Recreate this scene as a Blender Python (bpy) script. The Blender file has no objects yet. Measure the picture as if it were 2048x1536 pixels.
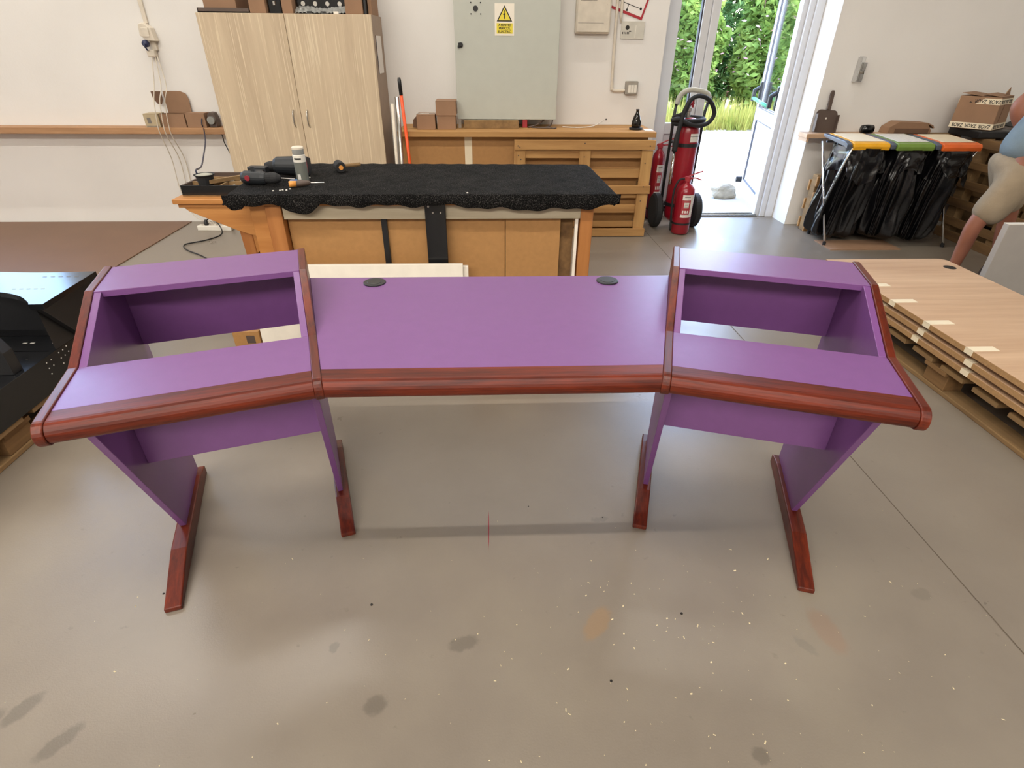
import bpy, bmesh, math, random
from mathutils import Matrix, Vector, noise
import numpy as np
random.seed(7)
SC = bpy.context.scene
COL = SC.collection
PI = math.pi

# ------------------------------------------------------------------ camera
CAM = (-.0074, -1.1348, 1.4064)
def make_camera():
    f, pitch, roll, yaw = 1091.73, math.radians(31.708), math.radians(.5134), math.radians(2.5702)
    fw = Vector((math.sin(yaw)*math.cos(pitch), math.cos(yaw)*math.cos(pitch), -math.sin(pitch)))
    r = Vector((math.cos(yaw), -math.sin(yaw), 0)); u = r.cross(fw)
    r2 = r*math.cos(roll)+u*math.sin(roll); u2 = u*math.cos(roll)-r*math.sin(roll)
    cd = bpy.data.cameras.new('camera'); cd.sensor_width = 36; cd.lens = f/2048*36
    cd.clip_start = .05; cd.clip_end = 200
    c = bpy.data.objects.new('camera', cd); COL.objects.link(c)
    M = Matrix((r2, u2, -fw)).transposed().to_4x4(); M.translation = CAM
    c.matrix_world = M; SC.camera = c
make_camera()

# ------------------------------------------------------------------ light
SC.view_settings.view_transform = 'Standard'; SC.view_settings.look = 'None'
SC.view_settings.gamma = 1; SC.view_settings.use_curve_mapping = False
SC.view_settings.exposure = 0.0
w = bpy.data.worlds.new('world'); SC.world = w; w.use_nodes = True
nt = w.node_tree
sky = nt.nodes.new('ShaderNodeTexSky'); sky.sky_type = 'NISHITA'; sky.sun_disc = False
sky.sun_elevation = math.radians(48); sky.sun_rotation = math.radians(80); sky.dust_density = 2.0
nt.links.new(sky.outputs[0], nt.nodes['Background'].inputs[0]); nt.nodes['Background'].inputs[1].default_value = 2.8
def lamp(name, kind, loc, energy, color, **k):
    d = bpy.data.lights.new(name, kind); d.energy = energy; d.color = color
    for a, b in k.items(): setattr(d, a, b)
    o = bpy.data.objects.new(name, d); COL.objects.link(o); o.location = loc; return o
sun = lamp('sun', 'SUN', (3, 8, 12), 1.0, (1, .97, .92), angle=math.radians(.6))
sun.rotation_euler = Vector((-.62, .22, -.75)).to_track_quat('-Z', 'Y').to_euler()
LED = (1.0, .945, .855)
ROWS = [('lamp_row', -1.4, 265), ('lamp_row', 3.0, 155), ('lamp_row', -6.5, 880)]
ROWX = -1.7
for n, y, e in ROWS:
    l = lamp(n, 'AREA', (ROWX, y, 5.02), e, LED, shape='RECTANGLE', size=7.6, size_y=.07)

# ------------------------------------------------------------------ materials
def lin(c):
    if isinstance(c, str): c = [int(c[i:i+2], 16)/255 for i in (0, 2, 4)]
    return tuple(x/12.92 if x <= .04045 else ((x+.055)/1.055)**2.4 for x in c)
def new_mat(name):
    m = bpy.data.materials.new(name); m.use_nodes = True
    return m, m.node_tree, m.node_tree.nodes['Principled BSDF']
def N(nt, t, **k):
    n = nt.nodes.new(t)
    for a, b in k.items():
        if a.startswith('i_'): n.inputs[int(a[2:]) if a[2:].isdigit() else a[2:]].default_value = b
        else: setattr(n, a, b)
    return n
def ramp(nt, stops):
    r = nt.nodes.new('ShaderNodeValToRGB'); e = r.color_ramp.elements
    while len(e) < len(stops): e.new(.5)
    for x, (p, c) in zip(e, stops): x.position = p; x.color = (*c, 1)
    return r
def coords(nt, scale=(1, 1, 1)):
    tc = nt.nodes.new('ShaderNodeTexCoord'); mp = nt.nodes.new('ShaderNodeMapping')
    mp.inputs['Scale'].default_value = scale
    nt.links.new(tc.outputs['Object'], mp.inputs['Vector']); return mp.outputs[0]
def pm(name, col, rough=.5, metal=0, var=.08, scale=14, bump=0, bscale=120, spec=.5, stretch=(1, 1, 1), coat=0):
    m, nt, b = new_mat(name); c = lin(col)
    v = coords(nt, stretch)
    nz = N(nt, 'ShaderNodeTexNoise', i_Scale=scale, i_Detail=5.0); nt.links.new(v, nz.inputs['Vector'])
    r = ramp(nt, [(.3, tuple(x*(1-var) for x in c)), (.7, tuple(min(1, x*(1+var)) for x in c))])
    nt.links.new(nz.outputs[0], r.inputs[0]); nt.links.new(r.outputs[0], b.inputs['Base Color'])
    b.inputs['Roughness'].default_value = rough; b.inputs['Metallic'].default_value = metal
    b.inputs['Specular IOR Level'].default_value = spec
    if coat: b.inputs['Coat Weight'].default_value = coat; b.inputs['Coat Roughness'].default_value = .15
    if bump:
        n2 = N(nt, 'ShaderNodeTexNoise', i_Scale=bscale, i_Detail=3.0); nt.links.new(v, n2.inputs['Vector'])
        bp = N(nt, 'ShaderNodeBump', i_Strength=bump, i_Distance=.004)
        nt.links.new(n2.outputs[0], bp.inputs['Height']); nt.links.new(bp.outputs[0], b.inputs['Normal'])
    return m
def wood(name, c1, c2, axis='x', rough=.5, fine=38, coarse=5, contrast=(.35, .65), coat=0, streak=None, spec=.5):
    m, nt, b = new_mat(name); k = {'x': 0, 'y': 1, 'z': 2}[axis]
    s = [1, 1, 1]; s[k] = .07
    v = coords(nt, tuple(s))
    a = N(nt, 'ShaderNodeTexNoise', i_Scale=float(fine), i_Detail=6.0, i_Roughness=.65); nt.links.new(v, a.inputs['Vector'])
    c = N(nt, 'ShaderNodeTexNoise', i_Scale=float(coarse), i_Detail=3.0, i_Distortion=1.2); nt.links.new(v, c.inputs['Vector'])
    mx = N(nt, 'ShaderNodeMix', data_type='FLOAT'); mx.inputs[0].default_value = .5
    nt.links.new(a.outputs[0], mx.inputs[2]); nt.links.new(c.outputs[0], mx.inputs[3])
    r = ramp(nt, [(contrast[0], lin(c1)), (contrast[1], lin(c2))])
    nt.links.new(mx.outputs[0], r.inputs[0])
    out = r.outputs[0]
    if streak:
        st = N(nt, 'ShaderNodeTexNoise', i_Scale=90.0, i_Detail=2.0); s2 = [1, 1, 1]; s2[k] = .02
        nt.links.new(coords(nt, tuple(s2)), st.inputs['Vector'])
        r2 = ramp(nt, [(.58, (0, 0, 0)), (.66, (1, 1, 1))]); nt.links.new(st.outputs[0], r2.inputs[0])
        m2 = N(nt, 'ShaderNodeMix', data_type='RGBA'); nt.links.new(r2.outputs[0], m2.inputs[0])
        nt.links.new(out, m2.inputs[6]); m2.inputs[7].default_value = (*lin(streak), 1); out = m2.outputs[2]
    nt.links.new(out, b.inputs['Base Color'])
    b.inputs['Roughness'].default_value = rough; b.inputs['Specular IOR Level'].default_value = spec
    if coat: b.inputs['Coat Weight'].default_value = coat; b.inputs['Coat Roughness'].default_value = .12
    bp = N(nt, 'ShaderNodeBump', i_Strength=.08, i_Distance=.002)
    nt.links.new(a.outputs[0], bp.inputs['Height']); nt.links.new(bp.outputs[0], b.inputs['Normal'])
    return m
def glass_mat(name, tint=(.96, .98, .98), gl=.12):
    m = bpy.data.materials.new(name); m.use_nodes = True; nt = m.node_tree; nt.nodes.clear()
    o = nt.nodes.new('ShaderNodeOutputMaterial'); t = nt.nodes.new('ShaderNodeBsdfTransparent'); t.inputs[0].default_value = (*tint, 1)
    g = nt.nodes.new('ShaderNodeBsdfGlossy'); g.inputs['Roughness'].default_value = .03
    lw = N(nt, 'ShaderNodeLayerWeight', i_Blend=.5); pw = N(nt, 'ShaderNodeMath', operation='POWER'); pw.inputs[1].default_value = 5
    fr = N(nt, 'ShaderNodeMath', operation='MULTIPLY_ADD'); fr.inputs[1].default_value = .8; fr.inputs[2].default_value = .04
    nt.links.new(lw.outputs['Facing'], pw.inputs[0]); nt.links.new(pw.outputs[0], fr.inputs[0]); mx = nt.nodes.new('ShaderNodeMixShader')
    nt.links.new(fr.outputs[0], mx.inputs[0]); nt.links.new(t.outputs[0], mx.inputs[1]); nt.links.new(g.outputs[0], mx.inputs[2])
    nt.links.new(mx.outputs[0], o.inputs[0]); return m
def leaf_mat(name, c1, c2):
    m = bpy.data.materials.new(name); m.use_nodes = True; nt = m.node_tree; nt.nodes.clear()
    o = nt.nodes.new('ShaderNodeOutputMaterial'); d = nt.nodes.new('ShaderNodeBsdfDiffuse'); t = nt.nodes.new('ShaderNodeBsdfTranslucent')
    nz = N(nt, 'ShaderNodeTexNoise', i_Scale=2.5, i_Detail=4.0); nt.links.new(coords(nt), nz.inputs['Vector'])
    r = ramp(nt, [(.35, lin(c1)), (.65, lin(c2))]); nt.links.new(nz.outputs[0], r.inputs[0])
    nt.links.new(r.outputs[0], d.inputs[0]); nt.links.new(r.outputs[0], t.inputs[0])
    mx = nt.nodes.new('ShaderNodeMixShader'); mx.inputs[0].default_value = .4
    nt.links.new(d.outputs[0], mx.inputs[1]); nt.links.new(t.outputs[0], mx.inputs[2]); nt.links.new(mx.outputs[0], o.inputs[0]); return m

def floor_mat():
    m, nt, b = new_mat('painted_concrete'); v = coords(nt)
    n1 = N(nt, 'ShaderNodeTexNoise', i_Scale=1.6, i_Detail=6.0, i_Roughness=.6); nt.links.new(v, n1.inputs['Vector'])
    r = ramp(nt, [(.3, lin('796f64')), (.5, lin('80766a')), (.7, lin('877d6f'))]); nt.links.new(n1.outputs[0], r.inputs[0])
    n2 = N(nt, 'ShaderNodeTexNoise', i_Scale=26.0, i_Detail=4.0); nt.links.new(v, n2.inputs['Vector'])
    r2 = ramp(nt, [(.69, (1, 1, 1)), (.8, (.7, .68, .66))]); nt.links.new(n2.outputs[0], r2.inputs[0])
    mx = N(nt, 'ShaderNodeMix', data_type='RGBA', blend_type='MULTIPLY'); mx.inputs[0].default_value = 1
    nt.links.new(r.outputs[0], mx.inputs[6]); nt.links.new(r2.outputs[0], mx.inputs[7])
    out = mx.outputs[2]
    # dried footprints and stains: (x, y, half length, half width, turn, strength, colour)
    for x, y, a, bb, rz, s, c in [(-1.17, -.35, .045, .022, 1.0, .5, '544d44'), (-1.03, -.43, .05, .02, .9, .5, '544d44'), (-1.24, -.39, .05, .022, 1.0, .45, '544d44'),
                        (-.084, -.212, .04, .022, .2, .45, '575047'), (-.30, -.371, .028, .024, 0, .5, '554e45'), (-.439, -.212, .013, .015, 0, .45, '554e45'),
                        (.948, -.21, .07, .035, 1.7, .35, '8a6a55'), (.297, -.163, .06, .028, .9, .5, '957652'), (.375, .238, .03, .012, .1, .3, '554e45'),
                        (.863, -.253, .035, .014, 2.2, .35, '6c675f'), (.62, -.52, .02, .018, 0, .45, '524b42'), (1.3, -.1, .03, .02, .3, .3, '625b51')]:
        mp = nt.nodes.new('ShaderNodeMapping'); mp.vector_type = 'TEXTURE'
        mp.inputs['Location'].default_value = (x, y, 0); mp.inputs['Rotation'].default_value = (0, 0, rz); mp.inputs['Scale'].default_value = (a, bb, 1)
        nd = N(nt, 'ShaderNodeTexNoise', i_Scale=60.0); nt.links.new(v, nd.inputs['Vector'])
        va = N(nt, 'ShaderNodeVectorMath', operation='MULTIPLY_ADD'); va.inputs[1].default_value = (.02, .02, 0); nt.links.new(nd.outputs['Color'], va.inputs[0]); nt.links.new(v, va.inputs[2])
        nt.links.new(va.outputs[0], mp.inputs[0])
        ln = N(nt, 'ShaderNodeVectorMath', operation='LENGTH'); nt.links.new(mp.outputs[0], ln.inputs[0])
        mr = N(nt, 'ShaderNodeMapRange', interpolation_type='SMOOTHSTEP'); mr.inputs[1].default_value = 1.25; mr.inputs[2].default_value = .75; mr.inputs[3].default_value = 0; mr.inputs[4].default_value = s
        nt.links.new(ln.outputs['Value'], mr.inputs[0])
        m2 = N(nt, 'ShaderNodeMix', data_type='RGBA'); nt.links.new(mr.outputs[0], m2.inputs[0]); nt.links.new(out, m2.inputs[6]); m2.inputs[7].default_value = (*lin(c), 1); out = m2.outputs[2]
    nt.links.new(out, b.inputs['Base Color'])
    rr = ramp(nt, [(.3, (.26,)*3), (.7, (.4,)*3)]); nt.links.new(n1.outputs[0], rr.inputs[0]); nt.links.new(rr.outputs[0], b.inputs['Roughness']); b.inputs['Specular IOR Level'].default_value = .65
    n3 = N(nt, 'ShaderNodeTexNoise', i_Scale=220.0, i_Detail=3.0); nt.links.new(v, n3.inputs['Vector'])
    bp = N(nt, 'ShaderNodeBump', i_Strength=.12, i_Distance=.002); nt.links.new(n3.outputs[0], bp.inputs['Height']); nt.links.new(bp.outputs[0], b.inputs['Normal'])
    return m

def carpet_mat():
    m, nt, b = new_mat('black_carpet'); v = coords(nt)
    a = N(nt, 'ShaderNodeTexNoise', i_Scale=300.0, i_Detail=3.0); nt.links.new(v, a.inputs['Vector'])
    c = N(nt, 'ShaderNodeTexNoise', i_Scale=7.0, i_Detail=3.0); nt.links.new(v, c.inputs['Vector'])
    mx = N(nt, 'ShaderNodeMix', data_type='FLOAT'); mx.inputs[0].default_value = .12
    nt.links.new(a.outputs[0], mx.inputs[2]); nt.links.new(c.outputs[0], mx.inputs[3])
    r = ramp(nt, [(.40, lin('040404')), (.54, lin('100f0f')), (.68, lin('5a5653'))]); nt.links.new(mx.outputs[0], r.inputs[0])
    nt.links.new(r.outputs[0], b.inputs['Base Color']); b.inputs['Roughness'].default_value = .95; b.inputs['Specular IOR Level'].default_value = .15
    bp = N(nt, 'ShaderNodeBump', i_Strength=.9, i_Distance=.006); nt.links.new(a.outputs[0], bp.inputs['Height']); nt.links.new(bp.outputs[0], b.inputs['Normal'])
    return m
def wall_mat():
    m, nt, b = new_mat('white_wall_paint'); v = coords(nt)
    a = N(nt, 'ShaderNodeTexNoise', i_Scale=1.1, i_Detail=4.0); nt.links.new(v, a.inputs['Vector'])
    r = ramp(nt, [(.3, lin('dedbd7')), (.7, lin('e7e4e0'))]); nt.links.new(a.outputs[0], r.inputs[0])
    # scuffs and small marks
    s = N(nt, 'ShaderNodeTexNoise', i_Scale=9.0, i_Detail=8.0, i_Roughness=.7); nt.links.new(v, s.inputs['Vector'])
    r2 = ramp(nt, [(.70, (1, 1, 1)), (.82, (.72, .66, .6))]); nt.links.new(s.outputs[0], r2.inputs[0])
    mx = N(nt, 'ShaderNodeMix', data_type='RGBA', blend_type='MULTIPLY'); mx.inputs[0].default_value = 1
    nt.links.new(r.outputs[0], mx.inputs[6]); nt.links.new(r2.outputs[0], mx.inputs[7]); nt.links.new(mx.outputs[2], b.inputs['Base Color'])
    b.inputs['Roughness'].default_value = .85; b.inputs['Specular IOR Level'].default_value = .2
    n3 = N(nt, 'ShaderNodeTexNoise', i_Scale=60.0, i_Detail=4.0); nt.links.new(v, n3.inputs['Vector'])
    bp = N(nt, 'ShaderNodeBump', i_Strength=.15, i_Distance=.004); nt.links.new(n3.outputs[0], bp.inputs['Height']); nt.links.new(bp.outputs[0], b.inputs['Normal'])
    return m

M = dict(
    floor=floor_mat(), wall=wall_mat(), carpet=carpet_mat(),
    ceil=pm('ceiling_paint', '9a9892', .9), hall=pm('far_wall_paint', '8f8a84', .9),
    purple=pm('purple_melamine', '734880', .34, var=.03, scale=30, spec=.5, bump=.05, bscale=500),
    purple_in=pm('purple_melamine_grey_film', '734884', .36, var=.03, scale=30),
    redx=wood('red_oak_stain_x', '421206', '70270f', 'x', .42, 110, 14, (.40, .62), spec=.3),
    redy=wood('red_oak_stain_y', '421206', '6c260f', 'y', .38, 110, 14, (.40, .62), coat=.06, spec=.35),
    black=pm('black_plastic', '1b1b1d', .4), rubber=pm('black_rubber', '1a1a1c', .75, bump=.2),
    blackgloss=pm('black_laminate', '141518', .2, var=.2),
    birch=wood('pale_oak_laminate', 'bca78c', 'cfbb9e', 'z', .5, 26, 9, (.35, .65), streak='d9c8ab'),
    brownside=pm('cabinet_body_brown', '96806c', .5), steel=pm('brushed_steel', 'b9b6b0', .3, 1), chrome=pm('chrome', 'd5d5d5', .12, 1),
    greymetal=pm('grey_enamel', 'b9bbb1', .45, var=.02), white=pm('white_plastic', 'e2ddd2', .4, var=.03), offwhite=pm('aged_white_plastic', 'd2c8b8', .5),
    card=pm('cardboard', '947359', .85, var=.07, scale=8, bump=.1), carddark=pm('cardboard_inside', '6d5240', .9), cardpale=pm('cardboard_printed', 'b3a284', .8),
    hard=pm('hardboard', 'aa7d4a', .6, var=.05, scale=40), sheet=pm('brown_hardboard_sheet', '745641', .5, var=.06, scale=3, bump=.06, bscale=300),
    pinex=wood('pine_x', '94693a', 'bb9058', 'x', .7, 22, 7), piney=wood('pine_y', '9a7446', 'c29a66', 'y', .75, 22, 7), pinez=wood('pine_z', '986d3c', 'bf955c', 'z', .7, 22, 7),
    beech=wood('orange_beech', '945829', 'b3773f', 'z', .5, 20, 6), beechx=wood('orange_beech_x', 'a2662e', 'c1874a', 'x', .5, 20, 6),
    oldpine=wood('weathered_pine', '6f5638', '97784f', 'y', .85, 22, 7), darkpine=wood('dark_pine', '5f4529', '8a6840', 'y', .85, 22, 7),
    greyplank=wood('grey_plank', 'a99b83', 'c0b49d', 'x', .7, 24, 8), oaktop=wood('sonoma_oak', 'b18e70', 'd2b292', 'x', .5, 24, 6, (.3, .7)),
    mdfedge=pm('particle_board_edge', 'a07c52', .8, var=.15, scale=120), tape=pm('cream_tape', 'e6d8bc', .5, var=.03), whiteboard=pm('cream_board', 'f0e8da', .5, var=.04),
    red=pm('red_enamel', '8c1122', .28, var=.05, coat=.2), reddark=pm('red_enamel_dusty', 'a3323a', .4), label=pm('label_paper', 'd8d4cc', .5, var=.12, scale=60),
    foam=pm('grey_foam', 'aaa89c', .9, bump=.4), orange=pm('orange_plastic', 'e2521c', .4), yellow=pm('yellow_plastic', 'e3a51f', .35), green=pm('green_plastic', '6d8a3c', .35),
    orange2=pm('orange_lid_plastic', 'e4692b', .35), slate=pm('slate_plastic', '4b5361', .35), bag=pm('black_bin_bag', '0d0d0f', .22, var=.2, bump=.5, bscale=26),
    pvc=pm('white_pvc', 'd0d1d4', .3, var=.01), glass=glass_mat('window_glass'), seal=pm('rubber_seal', '2a2633', .6), teal=pm('green_push_bar', '1f8058', .35),
    path=pm('pale_concrete', 'aaa59c', .9, var=.08, scale=3), leaf=leaf_mat('leaf_green', '607c38', '93a85a'), leaf2=leaf_mat('leaf_deep_green', '46683a', '78945a'),
    grass=leaf_mat('dry_grass', '75803e', 'a39f5c'), pink=pm('pink_petal', 'd0a0b0', .7), stem=pm('bark', '5f4a38', .9), soil=pm('soil', '8b7a52', .95, bump=.5),
    stone=pm('limestone', '8a8272', .9, var=.15, scale=20, bump=.6, bscale=30), signwhite=pm('sign_white', 'ece4d4', .5, var=.02), signyellow=pm('sign_yellow', 'e4d23c', .5, var=.02),
    ink=pm('black_ink', '1c1812', .6), inkgrey=pm('grey_ink', '77706a', .7), signred=pm('red_border', 'a8202f', .5), paper=pm('paper', 'e6e0da', .7, var=.02), pocket=pm('clear_pocket', 'c9c5ba', .25),
    bottle=pm('dark_glass', '16130f', .12), bluecord=pm('navy_cord', '1d2540', .5), skin=pm('skin', '8a5641', .55, var=.1), shirt=pm('blue_grey_cotton', '6f7f8a', .9, bump=.2),
    khaki=pm('khaki_cotton', '8c7d68', .9, var=.1, bump=.3), hair=pm('dark_hair', '2a211b', .8), greypanel=pm('grey_melamine', '9d9893', .5, var=.03), tool=pm('tool_black', '202327', .5),
    toolred=pm('tool_red', '8e2430', .4), blue=pm('blue_plastic', '2f6fb0', .35), orangetip=pm('orange_grip', 'e39a4a', .4), grey2=pm('can_grey', '6c6f68', .4),
    pile=pm('zinc_screws', 'b5b3ad', .3, 1, var=.2), dust=pm('brown_plastic', '54453d', .5), wallplug=pm('navy_plastic', '232a4a', .4), film=pm('clear_film', '8c8c88', .15),
    chip=pm('wood_chip', 'd9c9a4', .8), redmark=pm('red_paint_line', '8a2430', .6), joint=pm('floor_joint', '5a4f41', .8), shoe=pm('shoe_leather', '3a2f28', .6), pallet=wood('pallet_pine_x', '8a6a42', 'b08d5c', 'x', .85, 22, 7),
    gasket_shade_line=pm('gasket_shade_grey', '55555c', .6), switchgrey=pm('grey_plastic', '9a948a', .5), shelfwood=wood('shelf_pine_x', '98704c', 'bb9068', 'x', .6, 40, 8), roof=pm('white_sheet', 'd0cec8', .8))

# ------------------------------------------------------------------ geometry helpers
WM = {}
class MB:
    def __init__(s): s.v = []; s.f = []
    def add(s, vs, fs, mtx=None):
        o = len(s.v)
        s.v += [tuple(mtx @ Vector(p)) if mtx else tuple(p) for p in vs]
        s.f += [tuple(i+o for i in f) for f in fs]; return s
    def box(s, x0, x1, y0, y1, z0, z1, mtx=None):
        vs = [(x, y, z) for z in (z0, z1) for y in (y0, y1) for x in (x0, x1)]
        return s.add(vs, [(0, 2, 3, 1), (4, 5, 7, 6), (0, 1, 5, 4), (2, 6, 7, 3), (0, 4, 6, 2), (1, 3, 7, 5)], mtx)
    def prism(s, pts, axis, a, b, mtx=None):
        n = len(pts)
        mk = {'x': lambda p, t: (t, p[0], p[1]), 'y': lambda p, t: (p[0], t, p[1]), 'z': lambda p, t: (p[0], p[1], t)}[axis]
        vs = [mk(p, a) for p in pts]+[mk(p, b) for p in pts]
        return s.add(vs, [tuple(range(n)), tuple(range(2*n-1, n-1, -1))]+[(i, (i+1) % n, (i+1) % n+n, i+n) for i in range(n)], mtx)
    def tube(s, path, r, n=8, closed=False, mtx=None):
        P = [Vector(p) for p in path]; k = len(P); rs = r if isinstance(r, (list, tuple)) else [r]*k
        vs = []; up = None
        for i in range(k):
            t = (P[(i+1) % k]-P[i-1]) if closed else (P[min(i+1, k-1)]-P[max(i-1, 0)])
            t.normalize()
            if up is None: up = Vector((0, 0, 1)) if abs(t.z) < .9 else Vector((1, 0, 0))
            a = t.cross(up).normalized(); up = a.cross(t).normalized()
            vs += [P[i]+rs[i]*(a*math.cos(2*PI*j/n)+up*math.sin(2*PI*j/n)) for j in range(n)]
        fs = [(i*n+j, i*n+(j+1) % n, ((i+1) % k)*n+(j+1) % n, ((i+1) % k)*n+j) for i in range(k if closed else k-1) for j in range(n)]
        if not closed: fs += [tuple(range(n-1, -1, -1)), tuple(range((k-1)*n, k*n))]
        return s.add(vs, fs, mtx)
    def lathe(s, prof, c=(0, 0, 0), n=24, mtx=None):
        vs = [(c[0]+r*math.cos(2*PI*j/n), c[1]+r*math.sin(2*PI*j/n), c[2]+z) for r, z in prof for j in range(n)]
        k = len(prof)
        fs = [(i*n+j, i*n+(j+1) % n, (i+1)*n+(j+1) % n, (i+1)*n+j) for i in range(k-1) for j in range(n)]
        fs += [tuple(range(n-1, -1, -1)), tuple(range((k-1)*n, k*n))]
        return s.add(vs, fs, mtx)
    def grid(s, fn, nu, nv, wrap=False):
        vs = [fn(i/(nu if wrap else nu-1), j/(nv-1)) for j in range(nv) for i in range(nu)]
        fs = [(j*nu+i, j*nu+(i+1) % nu, (j+1)*nu+(i+1) % nu, (j+1)*nu+i) for j in range(nv-1) for i in range(nu if wrap else nu-1)]
        return s.add(vs, fs)
    def build(s, name, mat, parent=None, bevel=0, smooth=False, origin=None, local=False, xf=None, sub=0, solid=0):
        me = bpy.data.meshes.new(name)
        vs = s.v
        if parent is not None and not local:
            inv = WM[parent.name].inverted(); vs = [inv @ Vector(p) for p in vs]
        elif origin is not None: vs = [Vector(p)-Vector(origin) for p in vs]
        me.from_pydata([tuple(p) for p in vs], [], s.f); me.update()
        bm = bmesh.new(); bm.from_mesh(me); bmesh.ops.recalc_face_normals(bm, faces=bm.faces); bm.to_mesh(me); bm.free()
        if smooth: me.polygons.foreach_set('use_smooth', [True]*len(me.polygons))
        me.materials.append(M[mat] if isinstance(mat, str) else mat)
        o = bpy.data.objects.new(name, me); COL.objects.link(o)
        if parent is not None: o.parent = parent
        if origin is not None: o.location = origin
        if xf: o.location = xf[0]; o.rotation_euler = (0, 0, xf[1])
        base = WM[parent.name] if parent is not None else Matrix.Identity(4)
        WM[o.name] = base @ (Matrix.Translation(o.location) @ o.rotation_euler.to_matrix().to_4x4())
        if bevel:
            b = o.modifiers.new('bevel', 'BEVEL'); b.width = bevel; b.segments = 2; b.limit_method = 'ANGLE'; b.angle_limit = math.radians(40); b.harden_normals = False
        if solid: d = o.modifiers.new('solid', 'SOLIDIFY'); d.thickness = solid
        if sub: d = o.modifiers.new('sub', 'SUBSURF'); d.levels = sub; d.render_levels = sub
        return o
def bx(*a, mtx=None): return MB().box(*a, mtx=mtx)
def tag(o, label=None, cat=None, group=None, kind=None):
    if label: o['label'] = label
    if cat: o['category'] = cat
    if group: o['group'] = group
    if kind: o['kind'] = kind
    return o
def thing(name, label, cat, loc=(0, 0, 0), rotz=0, group=None, kind=None):
    o = bpy.data.objects.new(name, None); COL.objects.link(o); o.location = loc; o.rotation_euler = (0, 0, rotz); o.empty_display_size = .1
    WM[o.name] = Matrix.Translation(loc) @ Matrix.Rotation(rotz, 4, 'Z')
    return tag(o, label, cat, group, kind)
def text(body, size, mat, parent, mtx, name='lettering', align='CENTER', ext=.0004, sx=1, bold=0):
    cu = bpy.data.curves.new(name, 'FONT'); cu.body = body; cu.size = size; cu.align_x = align; cu.align_y = 'CENTER'; cu.extrude = ext; cu.offset = bold
    t = bpy.data.objects.new('tmp', cu); COL.objects.link(t)
    me = bpy.data.meshes.new_from_object(t.evaluated_get(bpy.context.evaluated_depsgraph_get())); me.name = name
    bpy.data.objects.remove(t)
    me.transform(mtx @ Matrix.Diagonal((sx, 1, 1, 1)))
    if parent is not None: me.transform(WM[parent.name].inverted())
    me.materials.clear(); me.materials.append(M[mat])
    o = bpy.data.objects.new(name, me); COL.objects.link(o); o.parent = parent; WM[o.name] = WM[parent.name].copy()
    return o
def facing(x, y, z, rz=0, roll=0):        # text plane facing -y, turned rz about z, rolled in its plane
    return Matrix.Translation((x, y, z)) @ Matrix.Rotation(rz, 4, 'Z') @ Matrix.Rotation(PI/2, 4, 'X') @ Matrix.Rotation(roll, 4, 'Z')
def struct(name, mb, mat, **k): return tag(mb.build(name, mat, **k), kind='structure')
def arc(cx, cy, r, a0, a1, n): return [(cx+r*math.cos(math.radians(a0+(a1-a0)*i/n)), cy+r*math.sin(math.radians(a0+(a1-a0)*i/n))) for i in range(n+1)]
def smooth_path(P, n=8):
    P = [Vector(p) for p in P]; out = []
    for i in range(len(P)-1):
        a, b, c, d = P[max(i-1, 0)], P[i], P[i+1], P[min(i+2, len(P)-1)]
        for k in range(n):
            t = k/n
            out.append(.5*((2*b)+(c-a)*t+(2*a-5*b+4*c-d)*t*t+(3*b-a-3*c+d)*t**3))
    return out+[P[-1]]
def copy_tree(o, parent=None):
    c = o.copy(); COL.objects.link(c)
    if parent is not None: c.parent = parent
    WM[c.name] = WM[o.name].copy()
    for ch in list(o.children): copy_tree(ch, c)
    return c

# ------------------------------------------------------------------ the setting
fl = struct('floor', bx(-7, 6, -7.2, 4.35, -.12, 0), 'floor')
j = MB()
for a, b in (((1.448, .616), (1.44, -.6)), ((1.44, -.6), (1.43, -7.1)), ((1.448, .616), (1.426, 1.76)), ((1.426, 1.76), (1.40, 3.9))):
    j.box(min(a[0], b[0])-.0016, min(a[0], b[0])+.0016, min(a[1], b[1]), max(a[1], b[1]), 0, .0006) if abs(a[0]-b[0]) < .003 else j.add([(a[0]-.0022, a[1], .0006), (a[0]+.0022, a[1], .0006), (b[0]+.0022, b[1], .0006), (b[0]-.0022, b[1], .0006)], [(0, 1, 2, 3)])
j.build('joint', 'joint', fl)
MB().prism([(-.0245, .10), (-.0225, .14), (-.0212, .20), (-.0218, .25), (-.0232, .285), (-.0242, .25), (-.0252, .20), (-.0248, .14)], 'z', .0001, .0007).build('paint_mark', 'redmark', fl)
wb = MB()
# left part with the high window, lintel over the door, right part standing 16 cm further into the room
wb.box(-7, -5.9, 4.1, 4.35, 0, 5.4).box(-4.13, 1.46, 4.1, 4.35, 0, 5.4).box(-5.9, -4.13, 4.1, 4.35, 0, 1.25).box(-5.9, -4.13, 4.1, 4.35, 4.3, 5.4)
wb.box(1.46, 2.78, 4.1, 4.35, 2.75, 5.4).box(2.78, 6, 3.94, 4.35, 0, 5.4)
struct('wall_back', wb, 'wall')
struct('wall_left', bx(-7.2, -7, -7.2, 4.35, 0, 5.4), 'wall'); struct('wall_right', bx(6, 6.2, -7.2, 4.35, 0, 5.4), 'wall'); struct('wall_front', bx(-7.2, 6.2, -7.4, -7.2, 0, 5.4), 'hall')
struct('ceiling', bx(-7.2, 6.2, -7.4, 4.35, 5.4, 5.5), 'ceil')
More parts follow.
